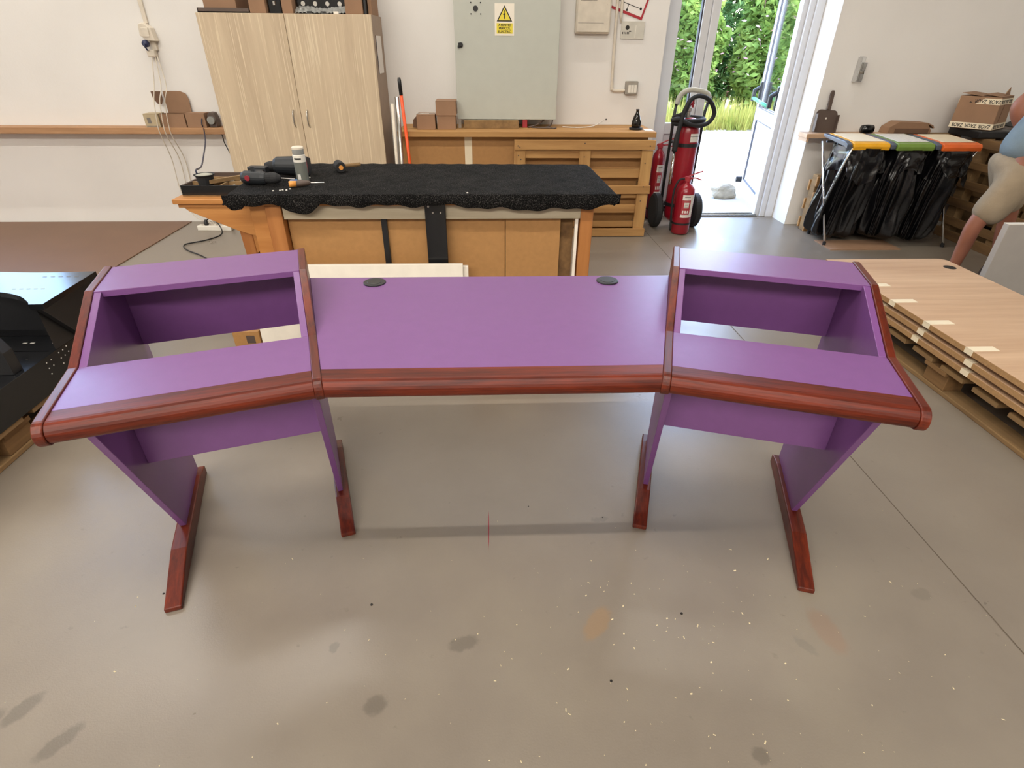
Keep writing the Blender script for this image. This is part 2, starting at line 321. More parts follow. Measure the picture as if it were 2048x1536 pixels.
# high window
wn = thing('window_1', None, None, (-5.0, 4.2, 1.25), kind='structure')
f = MB().box(-5.9, -4.13, 4.18, 4.26, 1.25, 1.32).box(-5.9, -4.13, 4.18, 4.26, 4.23, 4.3).box(-5.9, -5.83, 4.18, 4.26, 1.32, 4.23).box(-4.2, -4.13, 4.18, 4.26, 1.32, 4.23).box(-5.05, -4.98, 4.18, 4.26, 1.32, 4.23)
f.build('frame', 'pvc', wn, .004)
for x0, x1 in ((-5.83, -5.05), (-4.98, -4.2)): bx(x0, x1, 4.215, 4.225, 1.32, 4.23).build('pane', 'glass', wn)
# ceiling lamp housings
for (n, y, e), lb_ in zip(ROWS, ('long white lamp housing hung under the ceiling above the desk', 'long white lamp housing hung under the ceiling by the back wall', 'long white lamp housing hung under the ceiling behind the camera')):
    t = thing('ceiling_light', lb_, 'ceiling light', (ROWX, y, 5.1), group='lamp housings under the ceiling')
    bx(ROWX-3.8, ROWX+3.8, y-.05, y+.05, 5.04, 5.09).build('housing', 'white', t, .006)
    for q_ in (-3, -1, 1, 3): MB().tube([(ROWX+q_, y, 5.09), (ROWX+q_, y, 5.4)], .004, 6).build('wire', 'steel', t)

# ------------------------------------------------------------------ the door
d = thing('door_1', None, None, (2.1, 4.28, 0), kind='structure')
bx(1.47, 1.595, 4.23, 4.30, 0, 2.75).build('frame_post', 'pvc', d, .004)
bx(1.785, 1.85, 4.23, 4.30, 0, 2.75).build('frame_post', 'pvc', d, .004); bx(1.852, 1.92, 4.215, 4.29, 0, 2.7).build('mullion_cover', 'pvc', d, .006)
for x0, x1, y0, y1 in ((2.615, 2.66, 4.245, 4.315), (2.66, 2.71, 4.22, 4.30), (2.71, 2.778, 4.20, 4.28)): bx(x0, x1, y0, y1, 0, 2.75).build('jamb_profile', 'pvc', d, .004)
bx(1.47, 2.778, 4.23, 4.30, 2.68, 2.75).build('frame_head', 'pvc', d, .004)
bx(1.595, 1.785, 4.235, 4.295, 0, .07).build('bottom_rail', 'pvc', d, .004); bx(1.595, 1.785, 4.235, 4.295, .74, .83).build('middle_rail', 'pvc', d, .004)
bx(1.595, 1.785, 4.255, 4.275, .07, .74).build('lower_panel', 'pvc', d); bx(1.595, 1.785, 4.262, 4.268, .83, 2.68).build('glass_pane', 'glass', d)
bx(1.775, 1.785, 4.245, 4.29, .83, 2.68).build('seal', 'seal', d)
MB().box(1.92, 2.63, 4.20, 4.33, 0, .012).box(1.92, 2.63, 4.222, 4.236, .012, .02).box(1.92, 2.63, 4.29, 4.30, .012, .02).build('threshold', 'steel', d, .002)
# leaf swung outwards: local x runs from hinge to free edge, local -y is the side facing the passage
la = math.radians(76.5); lm = Matrix.Translation((2.69, 4.34, .015)) @ Matrix.Rotation(la, 4, 'Z')
def lb(x0, x1, y0, y1, z0, z1): return bx(x0, x1, y0, y1, z0, z1, mtx=lm)
L = 1.02
leaf = MB()
for a in ((0, .1, -.03, .03, 0, 2.64), (L-.1, L, -.03, .03, 0, 2.64), (.1, L-.1, -.03, .03, 0, .13), (.1, L-.1, -.03, .03, .75, .86), (.1, L-.1, -.03, .03, 2.53, 2.64)): leaf.box(*a, mtx=lm)
leaf = leaf.build('door_leaf', 'pvc', d, .005)
lb(.1, L-.1, -.012, .012, .13, .75).build('leaf_panel', 'pvc', leaf); lb(.1, L-.1, -.004, .004, .86, 2.53).build('leaf_glass', 'glass', leaf)
lb(L, L+.024, -.03, .03, 0, 2.64).build('leaf_seal', 'seal', leaf)
q = MB()
for z0, z1 in ((.13, .75), (.86, 2.53)):
    for a in ((.1, L-.1, z0, z0+.009), (.1, L-.1, z1-.009, z1), (.1, .109, z0, z1), (L-.109, L-.1, z0, z1)): q.box(a[0], a[1], .012, .0305, a[2], a[3], mtx=lm).box(a[0], a[1], -.0305, -.012, a[2], a[3], mtx=lm)
q.build('gasket_shade_line', 'gasket_shade_line', leaf)  # grey strips also stand in for the recess shading around panel and pane
MB().add(*(lambda q: (q.v, q.f))(MB().tube([(.10, .10, .93), (L-.08, .10, .95)], .017, 10)), mtx=lm).build('push_bar', 'teal', leaf, smooth=True)
for xx in (.09, L-.09):
    q = MB().box(xx-.03, xx+.03, .03, .055, .90, 1.10, mtx=lm); q.tube([lm @ Vector((xx, .05, 1.05)), lm @ Vector((xx, .10, 1.02)), lm @ Vector((xx, .10, .92))], .022, 8)
    q.build('bar_bracket', 'black', leaf, .008)
q = MB().box(L-.11, L-.05, -.055, -.03, .88, 1.10, mtx=lm); q.tube([lm @ Vector((L-.08, -.05, 1.0)), lm @ Vector((L-.08, -.09, 1.0)), lm @ Vector((L-.2, -.09, 1.0))], .011, 8)
q.build('door_handle', 'black', leaf, .004)
MB().add(*(lambda q: (q.v, q.f))(MB().tube([(L-.03, .03, .12), (L-.03, .09, .12)], .03, 12)), mtx=lm).build('door_stop', 'rubber', leaf)

# ------------------------------------------------------------------ outdoors
struct('pavement', bx(-14, 26, 4.35, 11.0, -.12, -.01), 'path'); struct('verge', bx(-14, 26, 11.0, 30, -.12, -.005), 'soil')
def leafcloud(mb, n, c, r, size, rng, hollow=.55):
    u = rng.normal(size=(n, 3)); u /= np.linalg.norm(u, axis=1)[:, None]
    rad = hollow+(1-hollow)*rng.random(n)**.6
    lump = 1+.18*np.sin(u[:, 0]*7+c[0])*np.cos(u[:, 2]*6+c[1]*3)
    P = np.array(c)+u*np.array(r)*(rad*lump)[:, None]
    P[:, 2] = np.maximum(P[:, 2], .05)
    a = rng.normal(size=(n, 3)); a[:, 2] *= .6; a /= np.linalg.norm(a, axis=1)[:, None]
    b = np.cross(a, rng.normal(size=(n, 3))); b /= np.linalg.norm(b, axis=1)[:, None]
    s = size*(.6+.8*rng.random(n))[:, None]
    vs = np.stack([P-a*s, P+b*s*.38+a*s*.1, P+a*s, P-b*s*.38+a*s*.1], 1).reshape(-1, 3)
    mb.add(vs.tolist(), [(4*i, 4*i+1, 4*i+2, 4*i+3) for i in range(n)])
rng = np.random.default_rng(5)
SHR = [(3.0, 13.0, .68, .8, 2.7, 'leaf2'), (4.62, 13.1, .68, .8, 2.5, 'leaf'), (6.24, 13.0, .68, .8, 2.8, 'leaf'), (7.86, 13.1, .68, .8, 2.6, 'leaf2'), (4.42, 15.3, .78, .9, 3.3, 'leaf'), (6.28, 15.3, .78, .9, 3.5, 'leaf2'), (8.14, 15.3, .78, .9, 3.3, 'leaf'), (10.0, 15.3, .78, .9, 3.4, 'leaf2'), (9.5, 13.0, .68, .8, 2.6, 'leaf')]
NM = ['deep green flowering shrub behind the narrow side pane of the door', 'light green shrub with pink blossoms straight out through the open doorway', 'light green shrub with pink blossoms seen beside and through the open door leaf',
      'deep green shrub in the front row just right of the open door leaf', 'tall light shrub in the rear row behind the narrow side pane', 'tall deep green shrub in the rear row above the open doorway', 'tall light shrub in the rear row beyond the door leaf', 'tall deep green shrub at the right end of the rear row', 'light green shrub at the right end of the front row']
for (x, y, rx, ry, h, mt), lb_ in zip(SHR, NM):
    t = thing('flowering_shrub', lb_, 'shrub', (x, y, 0), group='shrubs along the yard')
    q = MB(); leafcloud(q, 4600, (x, y, h*.5), (rx, ry*.75, h*.5), .105, rng)
    tag(q.build('foliage', mt, t), kind='stuff')
    q = MB()
    for k in range(7):
        a = rng.random()*6.3; q.tube([(x+.15*math.cos(a), y+.15*math.sin(a), -.01), (x+.5*rx*math.cos(a), y+.4*ry*math.sin(a), h*.5), (x+.7*rx*math.cos(a), y+.6*ry*math.sin(a), h*.9)], [.03, .02, .008], 6)
    q.build('stems', 'stem', t)
    q = MB(); leafcloud(q, 150, (x, y-.02, h*.5), (rx*1.0, ry*.76, h*.5), .05, rng, .95); tag(q.build('blossoms', 'pink', t), kind='stuff')
q = MB(); n = 9000
X = rng.random(n)*14-1; Y = 10.75+rng.random(n)**1.5*1.35; H = .12+.5*rng.random(n); A = rng.random(n)*6.3; D = .12*rng.random(n)
vs = np.stack([np.stack([X-.012*np.cos(A), Y-.012*np.sin(A), 0*X], 1), np.stack([X+.012*np.cos(A), Y+.012*np.sin(A), 0*X], 1), np.stack([X+D*np.cos(A*3), Y+D*np.sin(A*3), H], 1)], 1).reshape(-1, 3)
q.add(vs.tolist(), [(3*i, 3*i+1, 3*i+2) for i in range(n)])
tag(q.build('grass', 'grass', origin=(6, 11.3, 0)), 'tall dry grass along the edge of the pale yard', 'grass', kind='stuff')
def rock(c, r, seed):
    q = MB(); bm = bmesh.new(); bmesh.ops.create_icosphere(bm, subdivisions=3, radius=1)
    for v in bm.verts:
        k = 1+.35*noise.noise(v.co*1.6+Vector((seed, 0, 0))); v.co = Vector((v.co.x*r[0]*k+c[0], v.co.y*r[1]*k+c[1], max(c[2]+v.co.z*r[2]*k, -.01)))
    q.add([v.co[:] for v in bm.verts], [tuple(x.index for x in f.verts) for f in bm.faces]); bm.free(); return q
tag(rock((2.60, 5.05, .05), (.15, .09, .085), 3).build('stone', 'stone', origin=(2.60, 5.05, -.01)), 'pale rough stone propping the open door leaf outside', 'stone')

# ------------------------------------------------------------------ purple studio desk
PH = math.radians(17.2955); A_, W_, E_, TW = .4325, .5204, .018, .0205
desk = thing('studio_desk', 'large purple studio desk with red-brown wood trim and two angled rack wings', 'desk', (0, .35, 0))
def nose(r=.025, z=.725, n=12, back=0.0): return [(back, z+r)]+arc(-.04, z, r, 90, 270, n)+[(back, z-r)]
# middle worktop, a trapezoid between the wings
xe = lambda v: A_-TW*math.cos(PH)+v*math.sin(PH)
wt = MB().prism([(-xe(0), .0062), (xe(0), .0062), (xe(.637), .615), (-xe(.637), .615)], 'z', .722, .75).build('worktop', 'purple', desk, .0012)
pr = nose(); q = MB(); n = len(pr)
q.add([(-xe(y)+.001, y+.006, z) for y, z in pr]+[(xe(y)-.001, y+.006, z) for y, z in pr], [tuple(range(n)), tuple(range(2*n-1, n-1, -1))]+[(i, (i+1) % n, (i+1) % n+n, i+n) for i in range(n)])
q.build('front_trim', 'redx', desk)
for s in (-1, 1):
    g = MB().lathe([(.0, .7495), (.036, .7495), (.036, .753), (.033, .7545), (.0, .7545)], (s*.381, .5645, 0), 32).build('cable_grommet', 'black', desk)
    MB().lathe([(.0, .7545), (.024, .7545), (.023, .7556), (.0, .7556)], (s*.381, .5645, 0), 28).build('grommet_lid', 'black', g)
rack = lambda v: .75+(v-.191)*(.8426-.75)/(.456-.191)
for s in (1, -1):
    X = ((s*A_, -.35, 0), -s*PH)                 # relative to the desk root
    def U(u0, u1): return (min(s*u0, s*u1), max(s*u0, s*u1))
    def part(mb, name, mat, bev=.0012, parent=desk): return mb.build(name, mat, desk, bev, local=True, xf=X)
    a, b = U(0, W_)
    part(MB().box(a, b, 0, .191, .722, .75), 'wing_worktop', 'purple')
    part(MB().prism(nose(), 'x', a+.0008, b-.0008), 'front_trim', 'redx', 0)
    side = arc(-.04, .725, .0288, 270, 90, 12)+[(.187, .7535), (.452, .8458), (.655, .8458), (.655, .6965)]
    for u0, u1 in ((-TW, 0), (W_, W_+TW)):
        part(MB().prism(side, 'x', *U(u0, u1)), 'side_panel', 'redy', .0025)
    leg = [(.03, .7215), (.19, .7215), (.1915, rack(.1915)), (.4495, rack(.4495)), (.4495, .8246), (.645, .8246), (.645, .60), (.665, .055), (.362, .055)]
    for u0, u1 in ((.0005, E_), (W_-E_, W_-.0005)):
        part(MB().prism(leg, 'x', *U(u0, u1)), 'leg_panel', 'purple')
    part(MB().box(a, b, .4500, .652, .8246, .8426), 'top_shelf', 'purple')
    a2, b2 = U(E_, W_-E_)
    part(MB().box(a2, b2, .605, .623, .605, .8245), 'back_panel', 'purple')
    part(MB().box(a2, b2, .285, .303, .378, .62), 'apron', 'purple')
    for uc, v0, vt in ((.0045, .189, .335), (W_-.009, .0618, .26)):
        ft = [(v0, .0), (v0, .016), (vt, .055), (.62, .055), (.70, .036), (.70, 0)]
        part(MB().prism(ft, 'x', *U(uc-.0235, uc+.0235)), 'foot', 'redy', .004)
    for vv in (.22, .40):
        for uu in (E_+.012, W_-E_-.012): pass

# ------------------------------------------------------------------ cabinet and what stands on it
cb = thing('cabinet', 'tall pale oak two-door cabinet against the back wall left of the electric box', 'cabinet', (-1.46, 3.87, 0))
MB().box(-2.077, -.836, 3.67, 4.095, .06, 1.598).box(-2.06, -.85, 3.70, 4.08, 0, .06).build('body', 'brownside', cb, .002)  # body coloured browner than the oak doors
for x0, x1, hx in ((-2.076, -1.4585, -1.512), (-1.4555, -.837, -1.405)):
    dr = bx(x0, x1, 3.65, 3.669, .07, 1.597).build('door', 'birch', cb, .0015)
    MB().tube(smooth_path([(hx, 3.652, .975), (hx, 3.627, .955), (hx, 3.622, .915), (hx, 3.627, .875), (hx, 3.652, .855)], 5), .006, 8).build('handle', 'steel', dr, smooth=True)
sh = thing('paper_sheet', 'white sheet of paper taped to the right side of the oak cabinet', 'paper', (-.833, 3.88, 1.35))
bx(-.8355, -.834, 3.76, 3.98, 1.22, 1.47).build('page', 'paper', sh); bx(-.8355, -.8335, 3.745, 3.76, 1.22, 1.47).build('dark_edge', 'seal', sh)
def carton(name, label, x0, x1, y0, y1, z0, z1, mat='card', group=None, tapes=True, rz=0):
    c = ((x0+x1)/2, (y0+y1)/2, z0); t = thing(name, label, 'box', c, rz, group); a, b, h = (x1-x0)/2, (y1-y0)/2, z1-z0
    bx(-a, a, -b, b, 0, h).build('body', mat, t, .003, local=True)
    for y0_, y1_ in ((-b, -.001), (.001, b)): bx(-a, a, y0_, y1_, h, h+.003).build('flap', mat, t, local=True)
    if tapes: bx(-a-.001, a+.001, -.022, .022, h+.003, h+.004).build('packing_tape', 'film', t, local=True)
    return t
zc = 1.598
tr = thing('tray', 'flat dark tray under the leftmost carton on top of the cabinet', 'tray', (-1.85, 3.86, zc))
MB().box(-2.07, -1.70, 3.68, 4.05, zc, zc+.008).box(-2.07, -1.70, 3.68, 3.686, zc, zc+.03).box(-2.07, -2.064, 3.68, 4.05, zc, zc+.03).box(-1.706, -1.70, 3.68, 4.05, zc, zc+.03).build('pan', 'dust', tr)
G = 'cartons on top of the cabinet'
carton('cardboard_box', 'leftmost carton on the cabinet, standing in the dark tray', -2.03, -1.80, 3.71, 4.03, zc+.008, zc+.26, group=G)
carton('cardboard_box', 'second carton from the left on the cabinet, left of the black binder', -1.70, -1.585, 3.68, 4.02, zc, zc+.28, group=G)
carton('cardboard_box', 'narrow carton on the cabinet between the black binder and the film-wrapped part', -1.475, -1.40, 3.70, 4.0, zc, zc+.27, group=G)
carton('cardboard_box', 'rightmost large carton on the cabinet, right of the film-wrapped black part', -1.02, -.895, 3.68, 4.02, zc, zc+.27, group=G)
bd = thing('binder', 'black binder standing between two cartons on the cabinet', 'binder', (-1.53, 3.85, zc)); bx(-1.575, -1.485, 3.72, 4.0, zc, zc+.29).build('cover', 'blackgloss', bd, .004); MB().tube([(-1.53, 3.7195, zc+.05), (-1.53, 3.7195, zc+.075)], .012, 10).build('ring_hole', 'steel', bd)
pk = thing('rack_panel', 'black punched rack part wrapped in clear film on the cabinet', 'panel', (-1.2, 3.85, zc))
bx(-1.385, -1.03, 3.78, 3.98, zc, zc+.22).build('panel', 'blackgloss', pk, .003)
for i in range(4):
    for k in range(2): MB().lathe([(.008, 0), (.015, 0), (.015, .003), (.008, .003)], (0, 0, 0), 14, Matrix.Translation((-1.34+i*.088, 3.776, zc+.065+k*.05)) @ Matrix.Rotation(PI/2, 4, 'X')).build('ring', 'steel', pk)
def crumple(u, v): return (-1.39+.37*u, 3.70+.075*v+.012*math.sin(u*31+v*9)+.008*math.sin(u*57), zc+.004+.045*v*(.85+.15*math.sin(u*9))+.006*math.sin(u*40+v*5)**2)
MB().grid(crumple, 40, 8).build('plastic_film', 'film', pk, smooth=True)
for x0 in (-1.30, -1.20, -1.11): bx(x0, x0+.035, 3.69, 3.70, zc, zc+.016).build('clip', 'whiteboard' if x0 > -1.15 else 'black', pk)
bx(-.89, -.872, 3.70, 3.98, zc, zc+.25).build('divider_board', 'black', None, .002, origin=(-.881, 3.84, zc))
tag(bpy.data.objects['divider_board'], 'thin black board standing beside the rightmost large carton on the cabinet', 'board')
carton('cardboard_box', 'slim brown carton at the far right end of the cabinet top', -.868, -.84, 3.74, 4.02, zc, zc+.24, group=G)

# ------------------------------------------------------------------ left wall shelf and its things
sf = thing('wall_shelf', 'long wooden wall shelf on the left part of the back wall', 'shelf', (-4, 4.03, .77))
bx(-6.9, -2.085, 3.955, 4.099, .762, .812).build('plank', 'shelfwood', sf, .004)
for x in (-6.4, -5.2): MB().box(x, x+.03, 4.0, 4.099, .74, .762).box(x, x+.03, 4.085, 4.099, .62, .74).build('bracket', 'steel', sf)
MB().tube([(-2.24, 3.97, .762), (-2.235, 3.965, .70), (-2.20, 3.955, .60)], .004, 6).build('hook', 'black', sf)
zs = .812
b = carton('cardboard_box', 'printed pale carton at the left on the wall shelf', -2.84, -2.72, 3.965, 4.08, zs, zs+.10, 'cardpale', tapes=False)
bx(-.035, -.005, -.0585, -.0575, .03, .075).build('dark_stamp', 'inkgrey', b, local=True); bx(-.05, .05, -.0585, -.0575, .008, .013).build('print_line', 'inkgrey', b, local=True)
ob = thing('open_box', 'open carton with its tall flap raised in the middle of the wall shelf', 'box', (-2.605, 4.02, zs))
q = MB()
for a in ((-2.705, -2.51, 3.965, 3.969, zs, zs+.10), (-2.705, -2.51, 4.076, 4.08, zs, zs+.10), (-2.705, -2.701, 3.969, 4.076, zs, zs+.10), (-2.514, -2.51, 3.969, 4.076, zs, zs+.10), (-2.701, -2.514, 3.969, 4.076, zs, zs+.004)): q.box(*a)
q.build('body', 'card', ob)
MB().prism([(-2.68, zs+.10), (-2.49, zs+.10), (-2.485, zs+.20), (-2.50, zs+.245), (-2.54, zs+.262), (-2.68, zs+.262)], 'y', 4.072, 4.077).build('raised_flap', 'card', ob)
MB().prism([(-2.76, zs+.262), (-2.68, zs+.262), (-2.68, zs+.20), (-2.70, zs+.165), (-2.73, zs+.17), (-2.755, zs+.21)], 'y', 4.04, 4.044).build('bent_tab', 'carddark', ob)
carton('cardboard_box', 'plain carton at the right on the wall shelf next to the tape dispenser', -2.50, -2.345, 3.965, 4.08, zs, zs+.105, tapes=False)
td = thing('tape_dispenser', 'dark grey tape dispenser at the right end of the wall shelf', 'tape dispenser', (-2.28, 4.03, zs))
MB().prism([(-2.33, zs), (-2.265, zs), (-2.26, zs+.06), (-2.275, zs+.11), (-2.31, zs+.115), (-2.335, zs+.09)], 'y', 3.985, 4.06).build('body', 'dust', td, .006)
MB().lathe([(.012, -.015), (.03, -.015), (.03, .015), (.012, .015)], (0, 0, 0), 18, Matrix.Translation((-2.30, 3.975, zs+.055)) @ Matrix.Rotation(PI/2, 4, 'X')).build('tape_roll', 'film', td)
q = MB().tube(smooth_path([(-2.365, 3.955, zs+.07), (-2.372, 3.945, zs+.03), (-2.36, 3.93, .80), (-2.15, 3.45, .775), (-1.95, 2.95, .762), (-1.72, 2.40, .785), (-1.575, 2.03, .83), (-1.56, 2.0, .815)], 10), .0045, 6)
tag(q.build('cord', 'bluecord', origin=(-2.37, 3.95, .85), smooth=True), 'navy blue cord hanging off the wall shelf down to the screw tray', 'cord')
# wall socket, plug and cords
so = thing('wall_socket', 'aged white socket box high on the left wall with a navy plug in it', 'socket', (-2.655, 4.09, 1.42))
MB().prism([(-2.70, 1.535), (-2.665, 1.545), (-2.615, 1.51), (-2.60, 1.42), (-2.665, 1.425), (-2.71, 1.46)], 'y', 4.03, 4.099).build('housing', 'offwhite', so, .006)
bx(-2.685, -2.63, 4.022, 4.03, 1.45, 1.51).build('cover', 'offwhite', so, .003)
bx(-2.70, -2.64, 4.04, 4.099, 1.315, 1.365).build('lower_block', 'offwhite', so, .006)
bx(-2.665, -2.625, 4.07, 4.099, 1.36, 1.43).build('cable_clip', 'offwhite', so)
pg = thing('plug', 'navy blue plug pushed into the wall socket on the left', 'plug', (-2.68, 4.02, 1.41))
MB().lathe([(.012, 0), (.024, .008), (.026, .03), (.018, .05)], (0, 0, 0), 16, Matrix.Translation((-2.683, 4.06, 1.405)) @ Matrix.Rotation(PI/2, 4, 'X')).build('body', 'wallplug', pg, smooth=True)
MB().tube([(-2.683, 4.012, 1.405), (-2.683, 4.005, 1.39), (-2.68, 4.03, 1.36)], .006, 8).build('strain_relief', 'wallplug', pg)
bx(-2.675, -2.645, 4.08, 4.099, 1.54, 5.0).build('conduit', 'offwhite', None, .003, origin=(-2.66, 4.09, 1.54)); tag(bpy.data.objects['conduit'], 'thin pale cable duct running up from the left wall socket', 'conduit')
for i, (dx, dy) in enumerate(((0, -.02), (.045, .02), (.085, .03))):
    p = [(-2.67+dx*.4, 4.055+dy*.3, 1.32), (-2.69+dx, 4.0+dy*.4, 1.12), (-2.705+dx, 3.945, 1.0), (-2.72+dx, 3.92+.004*i, .83), (-2.72+dx, 3.93+.004*i, .74), (-2.74+dx, 4.04+dy, .55), (-2.75+dx, 4.05+dy, .30), (-2.70+dx, 4.04+dy*.5, .08), (-2.55+dx, 4.0-.03*i, .006), (-2.47+.04*i, 3.90, .006)]
    tag(MB().tube(smooth_path(p, 8), .0036, 6).build('cable', 'offwhite', origin=p[0], smooth=True), ['leftmost of three thin white cables hanging from the wall socket past the shelf', 'middle one of three thin white cables hanging from the wall socket', 'rightmost of three thin white cables hanging from the wall socket'][i], 'cable', 'white cables hanging from the socket')
ps = thing('power_strip', 'white power strip on the floor by the back wall left of the workbench', 'power strip', (-2.45, 3.82, 0), -.05)
MB().box(-.13, .17, -.03, .03, 0, .042).build('case', 'white', ps, .006, local=True)
for k in range(4): MB().lathe([(.0, 0), (.019, 0), (.019, .003), (0, .003)], (-.08+k*.07, 0, .042), 14).build('outlet', 'offwhite', ps, local=True)
p = smooth_path([(-2.50, 3.815, .075), (-2.44, 3.80, .11), (-2.36, 3.75, .06), (-2.32, 3.66, .008), (-2.38, 3.5, .006), (-2.50, 3.38, .006), (-2.42, 3.24, .006), (-2.25, 3.10, .006), (-2.1, 2.95, .006)], 8)
bc = thing('extension_lead', 'black power cord plugged in the strip and snaking over the floor', 'cord', (-2.5, 3.81, .04))
MB().tube(p, .005, 6).build('cable', 'black', bc, smooth=True); MB().lathe([(.017, 0), (.02, .012), (.016, .03), (.008, .045)], (-2.50, 3.815, .046), 12).build('plug', 'black', bc)
p = smooth_path([(-2.40+.03*math.cos(t), 3.85+.05*math.sin(t), .045+.006*math.sin(2*t)) for t in [x*.5 for x in range(20)]], 3)
tag(MB().tube(p, .004, 6).build('cable_coil', 'offwhite', origin=(-2.4, 3.85, .04), smooth=True), 'small coil of pale cable lying on the power strip', 'cable')
tag(bx(-6.9, -2.76, 1.45, 4.08, .0005, .007).build('hardboard_sheet', 'sheet', origin=(-4.8, 2.8, 0)), 'large brown hardboard sheet laid on the floor along the left wall', 'sheet')

# ------------------------------------------------------------------ workbench
wb_ = thing('workbench', 'long wooden workbench with tan panels behind the purple desk', 'workbench', (-.35, 2.0, 0))
bx(-1.20, .60, 1.66, 2.42, .73, .772).build('top_board', 'beechx', wb_, .003)
bx(-1.03, .46, 1.665, 1.69, .662, .73).build('front_rail', 'greyplank', wb_, .002)
for x0, x1, y0, y1 in ((-1.115, -1.035, 1.66, 1.74), (.46, .525, 1.66, 1.74), (-1.10, -1.04, 2.30, 2.38), (.46, .525, 2.30, 2.38)): bx(x0, x1, y0, y1, 0, .73).build('leg', 'beech', wb_, .004)
bx(.437, .452, 1.675, 1.70, .03, .662).build('edge_strip', 'whiteboard', wb_)
for x0, x1, y in ((-1.03, -.552, 1.712), (-.532, .076, 1.712), (.08, .365, 1.705)): bx(x0, x1, y, y+.016, .03, .68).build('front_panel', 'hard', wb_, .001)
bx(.365, .437, 1.74, 1.756, .03, .68).build('shaded_gap_panel', 'darkpine', wb_)  # dark colour stands in for the shade in this gap
bx(-.556, -.528, 1.69, 1.712, .03, .662).build('black_slat', 'black', wb_)
bl = bx(-.325, -.222, 1.64, 1.664, .2, .745).build('black_plate', 'blackgloss', wb_, .002)
for x, z in ((-.306, .73), (-.285, .70), (-.247, .70)): MB().lathe([(0, 0), (.005, 0), (.005, .003), (0, .003)], (0, 0, 0), 10, Matrix.Translation((x, 1.64, z)) @ Matrix.Rotation(PI/2, 4, 'X')).build('screw', 'steel', bl)
bx(-1.66, -1.12, 1.86, 2.32, .690, .715).build('side_leaf', 'beechx', wb_, .003)
bx(-1.645, -1.12, 1.88, 1.90, .668, .690).build('side_leaf_rail', 'beechx', wb_, .002)
MB().prism([(-1.62, .668), (-1.12, .668), (-1.12, .44), (-1.24, .50), (-1.37, .545), (-1.60, .648)], 'y', 1.885, 1.905).build('gusset', 'beechx', wb_, .002)
bx(-1.195, -1.115, 1.68, 1.885, .46, .73).build('end_panel', 'beechx', wb_, .003)
MB().prism([(-1.375, .545), (-1.31, .52), (-1.30, 0), (-1.35, 0)], 'y', 1.91, 1.96).build('leaf_leg', 'beech', wb_, .004)
MB().prism([(-1.34, .52), (-1.13, .50), (-1.13, .38), (-1.18, .43), (-1.25, .45), (-1.32, .40)], 'y', 1.915, 1.94).build('leg_brace', 'beechx', wb_, .002)
MB().tube([(-1.32, 2.05, .28), (-1.10, 1.98, .44)], .018, 6).build('stretcher', 'beech', wb_)
tr2 = bx(-1.05, .46, 2.36, 2.376, .03, .68).build('back_panel', 'hard', wb_)
# carpet cover, top plus drooping ragged edge
def carp(u, v):
    x0, x1 = -1.285, .645
    X_ = x0+(x1-x0)*u
    yb, yf = 2.44-.03*u, 1.615
    fl_ = 1 if u < .985 else 1
    if v < .62: 
        t = v/.62; y = yb+(yf-yb)*t; z = .794
        sk = -.075*(1-t) if u < .5 else -.02*(1-t); X_ += (1-2*u)*(sk if u < .5 else -sk)
    else:
        t = (v-.62)/.38; y = yf-.014*math.sin(min(t*1.6, 1)*PI/2)+.02*max(0, t-.6)
        drop = .047+.006*math.sin(u*43)+.004*math.sin(u*97)
        if u < .05: drop += .012
        if .14 < u < .24: drop += .035*math.sin((u-.14)/.10*PI)
        if .60 < u < .97: drop += .020*math.sin((u-.60)/.37*PI)**.6
        z = .794-.006*(1-math.cos(min(t*3, 1)*PI/2))-drop*t
    e = min(u, 1-u)
    if v >= .62 and e < .03: X_ -= (-1 if u < .5 else 1)*.035*((v-.62)/.38)**2*(1-e/.03)
    if e < .022: k = 1-e/.022; z -= .052*k*k if v < .62 else .0; X_ += (-.012 if u < .5 else .012)*math.sin(k*PI)
    return (X_, y, z+.0015*math.sin(X_*60)*math.sin(y*47))
tag(MB().grid(carp, 160, 60).build('carpet_cover', 'carpet', origin=(-.32, 2.0, .775), smooth=True, solid=.012), 'black felt carpet draped over the workbench top with ragged front edge', 'carpet')
# ------------------------------------------------------------------ things on the bench
zt = .715; tx, ty = -1.66, 1.93
t = thing('screw_tray', 'dark wooden compartment tray with screws at the left end of the workbench', 'tray', (-1.42, 2.1, zt))
TX0, TX1, TY0, TY1 = -1.635, -1.292, 1.935, 2.30
bx(TX0, TX1, TY0, TY1, zt, zt+.006).build('base', 'darkpine', t)
for a in ((TX0, TX1, TY0, TY0+.012), (TX0, TX1, TY1-.012, TY1), (TX0, TX0+.012, TY0+.012, TY1-.012), (TX1-.012, TX1, TY0+.012, TY1-.012)): bx(*a, zt+.006, zt+.055).build('wall', 'dust' if a[2] > TY0 else 'blackgloss', t, .0015)
for a in ((TX0+.012, TX1-.012, 2.05, 2.06), (TX0+.012, TX1-.012, 2.17, 2.18), (-1.44, -1.43, TY0+.012, 2.05)): bx(*a, zt+.006, zt+.052).build('divider', 'oldpine', t)
MB().prism([(0, 0), (.34, 0), (.34, .02), (0, .02)], 'z', 0, .018, Matrix.Translation((-1.49, 1.97, zt+.056)) @ Matrix.Rotation(.85, 4, 'Z')).build('loose_lath', 'oldpine', t)
